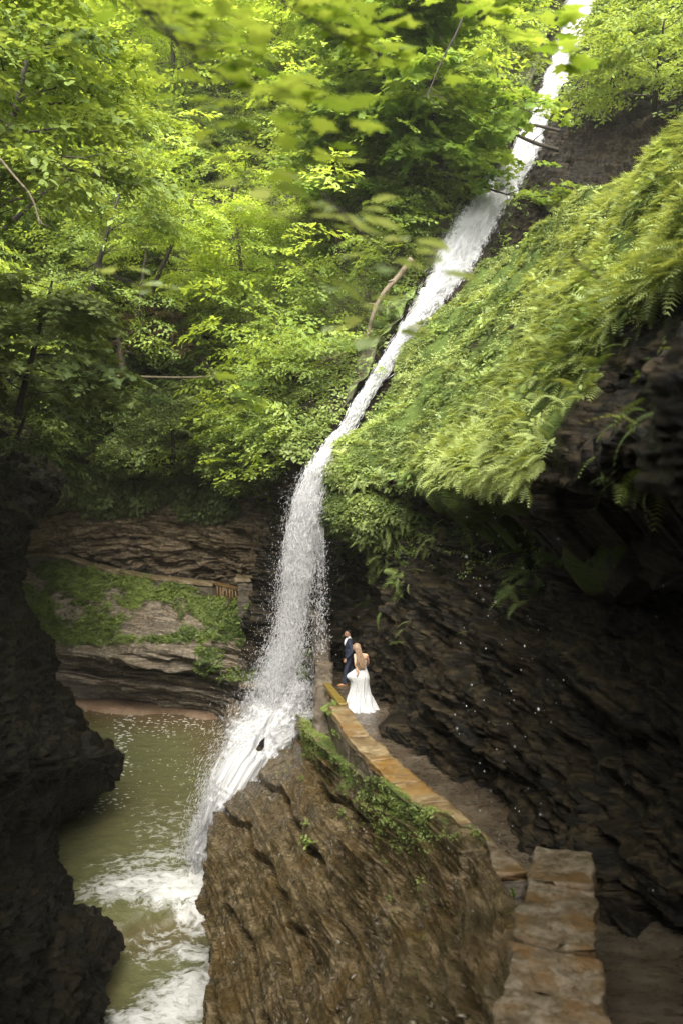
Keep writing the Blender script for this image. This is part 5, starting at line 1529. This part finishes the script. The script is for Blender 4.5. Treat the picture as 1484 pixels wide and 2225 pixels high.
M['navy'] = simple_mat('navy_suit_cloth', (.012, .018, .036), (.026, .036, .062), rough=.8, scale=30, bump=.003)
M['shirt'] = simple_mat('white_shirt', (.70, .70, .72), (.8, .8, .8), rough=.7, scale=20, bump=.002)
M['hair_m'] = simple_mat('black_hair', (.006, .005, .004), (.018, .013, .010), rough=.5, scale=60, bump=.003)
M['hair_w'] = simple_mat('long_ash_blonde_hair', (.06, .035, .018), (.30, .20, .12), rough=.45, scale=14, stretch=(6, 6, 1), bump=.006)
M['shoe'] = simple_mat('tan_leather', (.22, .10, .035), (.36, .18, .06), rough=.35, scale=14, bump=.002)
M['eye'] = simple_mat('dark_eyes', (.01, .008, .006), (.02, .015, .01), rough=.2, bump=0)
M['dress'] = simple_mat('white_lace_dress', (.36, .36, .36), (.50, .50, .49), rough=.85, scale=26, bump=.012, tr=.15)

man = empty('person', (.24, 25.9, -1.02))
tag(man, 'man in a navy suit and tan shoes turning back to smile ahead of the bride', 'man', 'wedding couple on the path')
b = MB()
HC = (-.055, -.015, 1.645)
head(b, HC, (-.80, -.62, 0))
chain(b, [(-.01, 0, 1.46), (-.03, -.01, 1.60)], [.066, .058])
ell(b, (.0, 0, 1.32), (.125, .19, .20)); ell(b, (0, 0, 1.10), (.115, .165, .20)); ell(b, (0, 0, .95), (.125, .17, .13))
chain(b, [(0, -.17, 1.42), (.055, -.245, 1.16), (-.10, -.26, .93)], [.052, .042, .028])
hand(b, (-.105, -.26, .925), (-.45, -.05, -1), (0, 1, 0), .175, .55, -1)
chain(b, [(0, .17, 1.42), (.14, .22, 1.18), (.26, .10, .98)], [.052, .042, .028])
hand(b, (.262, .10, .975), (.6, -.3, -.8), (-1, 0, 0), .175, .7, 1)
chain(b, [(0, -.09, .93), (-.10, -.10, .50), (-.16, -.10, .09)], [.085, .058, .038])
chain(b, [(0, .09, .93), (.06, .10, .50), (.24, .10, .12)], [.085, .058, .038])
fuse(b, 'body', M['skin_m'], man, .008, 3)
b = MB()
ell(b, (.005, 0, 1.30), (.155, .225, .20)); ell(b, (.0, 0, 1.12), (.145, .205, .22)); ell(b, (.0, 0, .95), (.155, .20, .16))
chain(b, [(.0, -.14, 1.44), (.0, .14, 1.44)], [.075, .075])
chain(b, [(.0, -.195, 1.405), (.06, -.265, 1.16), (-.085, -.275, .965)], [.078, .062, .046])
chain(b, [(.0, .195, 1.405), (.14, .235, 1.18), (.24, .12, 1.0)], [.078, .062, .046])
fuse(b, 'suit_jacket', M['navy'], man, .010, 5)
b = MB()
chain(b, [(0, -.09, .90), (-.10, -.10, .50), (-.15, -.10, .10)], [.105, .078, .062])
chain(b, [(0, .09, .90), (.06, .10, .50), (.22, .10, .14)], [.105, .078, .062])
fuse(b, 'trousers', M['navy'], man, .010, 4)
b = MB()
chain(b, [(-.012, 0, 1.475), (-.028, -.008, 1.535)], [.074, .066])
ell(b, (-.115, -.06, 1.40), (.045, .05, .12), 0, .25)
fuse(b, 'shirt', M['shirt'], man, .008, 2)
for (fx, fy, fz, pt_) in ((-.16, -.10, .0, -.0), (.25, .10, .02, .25)):
    b = MB()
    chain(b, [(fx + .05, fy, fz + .05), (fx - .08, fy - .01, fz + .042), (fx - .19, fy - .02, fz + .032)], [.045, .046, .032])
    b.box((fx - .07, fy, fz + .012), .27, .085, .022)
    fuse(b, 'shoe', M['shoe'], man, .007, 2)
hc = np.array(HC); fdir = np.array([-.79, -.61, 0])
b = MB()
ell(b, hc + [0, 0, .052] - fdir * .034, (.094, .085, .078), math.atan2(fdir[1], fdir[0]))
ell(b, hc + [0, 0, .098] + fdir * .025, (.05, .055, .022), math.atan2(fdir[1], fdir[0]))
fuse(b, 'hair', M['hair_m'], man, .007, 2)
b = MB()
ell(b, hc - [0, 0, .086] + fdir * .034, (.052, .058, .032), math.atan2(fdir[1], fdir[0]))
fuse(b, 'beard', M['hair_m'], man, .006, 1)
sdir = np.array([.61, -.79, 0])
for k in (-1, 1):
    b = MB(); ell(b, hc + fdir * .090 + sdir * k * .033 + [0, 0, .012], (.010, .010, .006), n=8)
    b.build('eye', M['eye'], man, smooth=True)

bride = empty('person', (.46, 20.9, -.03))
tag(bride, 'bride in a long white strapless dress with loose blonde hair seen from behind', 'woman', 'wedding couple on the path')
b = MB()
HB = (-.10, .03, 1.60)
head(b, HB, (-.75, .45, 0), .95, .92)
chain(b, [(-.01, .0, 1.42), (-.07, .02, 1.55)], [.052, .046])
ell(b, (.015, 0, 1.36), (.155, .085, .11)); ell(b, (.02, 0, 1.22), (.135, .09, .16)); ell(b, (.02, 0, 1.02), (.145, .10, .17)); ell(b, (.02, .0, .90), (.17, .125, .13))
chain(b, [(-.11, 0, 1.415), (.15, 0, 1.405)], [.045, .045])
chain(b, [(-.135, -.01, 1.41), (-.115, -.11, 1.20), (-.075, -.17, 1.04)], [.042, .034, .024])
hand(b, (-.073, -.172, 1.035), (.1, -.1, -1), (-.6, .7, 0), .15, .9, 1)
chain(b, [(.16, 0, 1.40), (.20, .12, 1.17), (.12, .26, 1.02)], [.042, .034, .024])
hand(b, (.12, .262, 1.018), (-.4, .6, -.6), (-1, 0, 0), .15, .7, 1)
for s_ in (-1, 1):
    chain(b, [(.02 + s_ * .09, 0, .88), (.0 + s_ * .09, .06 * s_, .48), (.0 + s_ * .09, .10 * s_, .06)], [.085, .055, .035])
fuse(b, 'body', M['skin_w'], bride, .008, 3)
# dress: rings of z, centre x, centre y, half width, half depth, fold depth
RG = [(1.275,.022,0,.142,.098,.0),(1.20,.02,0,.140,.098,.002),(1.10,.02,0,.135,.10,.003),(1.02,.015,-.01,.160,.12,.006),(.93,.01,-.02,.198,.155,.010),(.84,.01,-.025,.218,.17,.010),(.72,.0,-.02,.222,.175,.014),(.58,-.005,-.02,.232,.185,.022),(.44,-.01,-.03,.258,.20,.032),(.30,-.01,-.05,.302,.25,.048),(.16,.0,-.08,.345,.33,.06),(.06,.01,-.12,.40,.40,.07),(.012,.015,-.14,.44,.44,.075)]
RG = np.array(RG)
nr, na = 110, 160
tq = np.linspace(0, 1, nr)
G = catW(nr, len(RG)) @ RG
an = np.linspace(0, 2 * np.pi, na, endpoint=False)
fold = .6 * np.sin(an * 11 + 1.3 + 1.5 * np.sin(G[:, :1] * 3)) + .4 * np.sin(an * 19 + .6 + 2.0 * np.cos(G[:, :1] * 4)) + .35 * np.sin(an * 5 + G[:, :1] * 6)
rad = 1 + (G[:, 5:6] / np.maximum(G[:, 3:4], .1)) * fold
DX = G[:, 1:2] + G[:, 3:4] * np.cos(an) * rad
DY = G[:, 2:3] + G[:, 4:5] * np.sin(an) * rad
DZ = G[:, 0:1] + 0 * an
# the handful of skirt lifted at her left hip
gx = np.exp(-((np.angle(np.exp(1j * (an - 3.5)))) / .42) ** 2)[None]
gz = np.exp(-((DZ - .88) / .12) ** 2)
DX = DX - .155 * gx * gz
DY = DY - .05 * gx * gz
DZ = DZ + .03 * gx * np.exp(-((DZ - .92) / .14) ** 2)
# small waves of lace at the hem
DZ = np.where(G[:, :1] < .05, DZ + .012 * np.sin(an * 23), DZ)
P = np.stack([DX, DY, DZ], -1)
i = np.arange(nr - 1)[:, None] * na + np.arange(na)[None]
j = np.arange(nr - 1)[:, None] * na + (np.arange(na)[None] + 1) % na
Fq = np.stack([i, i + na, j + na, j], -1).reshape(-1, 4)
Vq = np.concatenate([P.reshape(-1, 3), P[0].mean(0)[None] - [0, 0, .01], P[-1].mean(0)[None]])
a_i = np.arange(na); b_i = (a_i + 1) % na
F3 = np.concatenate([np.stack([a_i, b_i, np.full(na, nr * na)], -1), np.stack([(nr - 1) * na + b_i, (nr - 1) * na + a_i, np.full(na, nr * na + 1)], -1)])
mesh_obj('dress', Vq, [Fq, F3], M['dress'], None, True, bride)
r = np.random.default_rng(77)
b = MB()
hb = np.array(HB)
ell(b, hb + [.012, -.012, .035], (.095, .092, .092))
for k in range(120):
    a0 = r.uniform(-2.9, .2)
    s0 = hb + np.array([math.cos(a0) * .088, math.sin(a0) * .088, r.uniform(.0, .085)])
    w = r.uniform(-1, 1)
    e0 = np.array([.00 + w * .085, -.105 - .03 * r.random(), 1.36 + r.normal(0, .01)])
    e1 = np.array([.02 + w * .09 + r.normal(0, .012), -.125 - .03 * r.random(), 1.22 + r.normal(0, .02)])
    e2 = np.array([.025 + w * .06 + r.normal(0, .02), -.13 - .03 * r.random(), 1.10 + r.uniform(-.03, .07)])
    if w < -.62:
        e1 += [-.055, 0, 0]; e2 += [-.06, 0, 0]
    D_ = catW(12, 4) @ np.array([s0, e0, e1, e2])
    D_[:, 0] += .010 * np.sin(np.linspace(0, 9, 12) + k)
    b.tube(D_, np.linspace(.013, .004, 12), 5)
b.build('hair', M['hair_w'], bride, smooth=True)

bride.scale = (.96, .96, .96)
man.scale = (.98, .98, .98)
# ------------------------------------------------------------------ thin haze volume added to lift the dark tones
mbk = MB()
mbk.hexa([[-60, -22, -9.5], [60, -22, -9.5], [60, 95, -9.5], [-60, 95, -9.5], [-60, -22, 62], [60, -22, 62], [60, 95, 62], [-60, 95, 62]])
m, nt, out, N = nodes_mat('dark_lift_haze')
pv = N('ShaderNodeVolumePrincipled', {'Color': (.92, .92, .80, 1), 'Density': 0.0006, 'Anisotropy': .3})
nt.links.new(pv.outputs[0], out.inputs['Volume'])
o = mbk.build('haze', m)
o['kind'] = 'stuff'
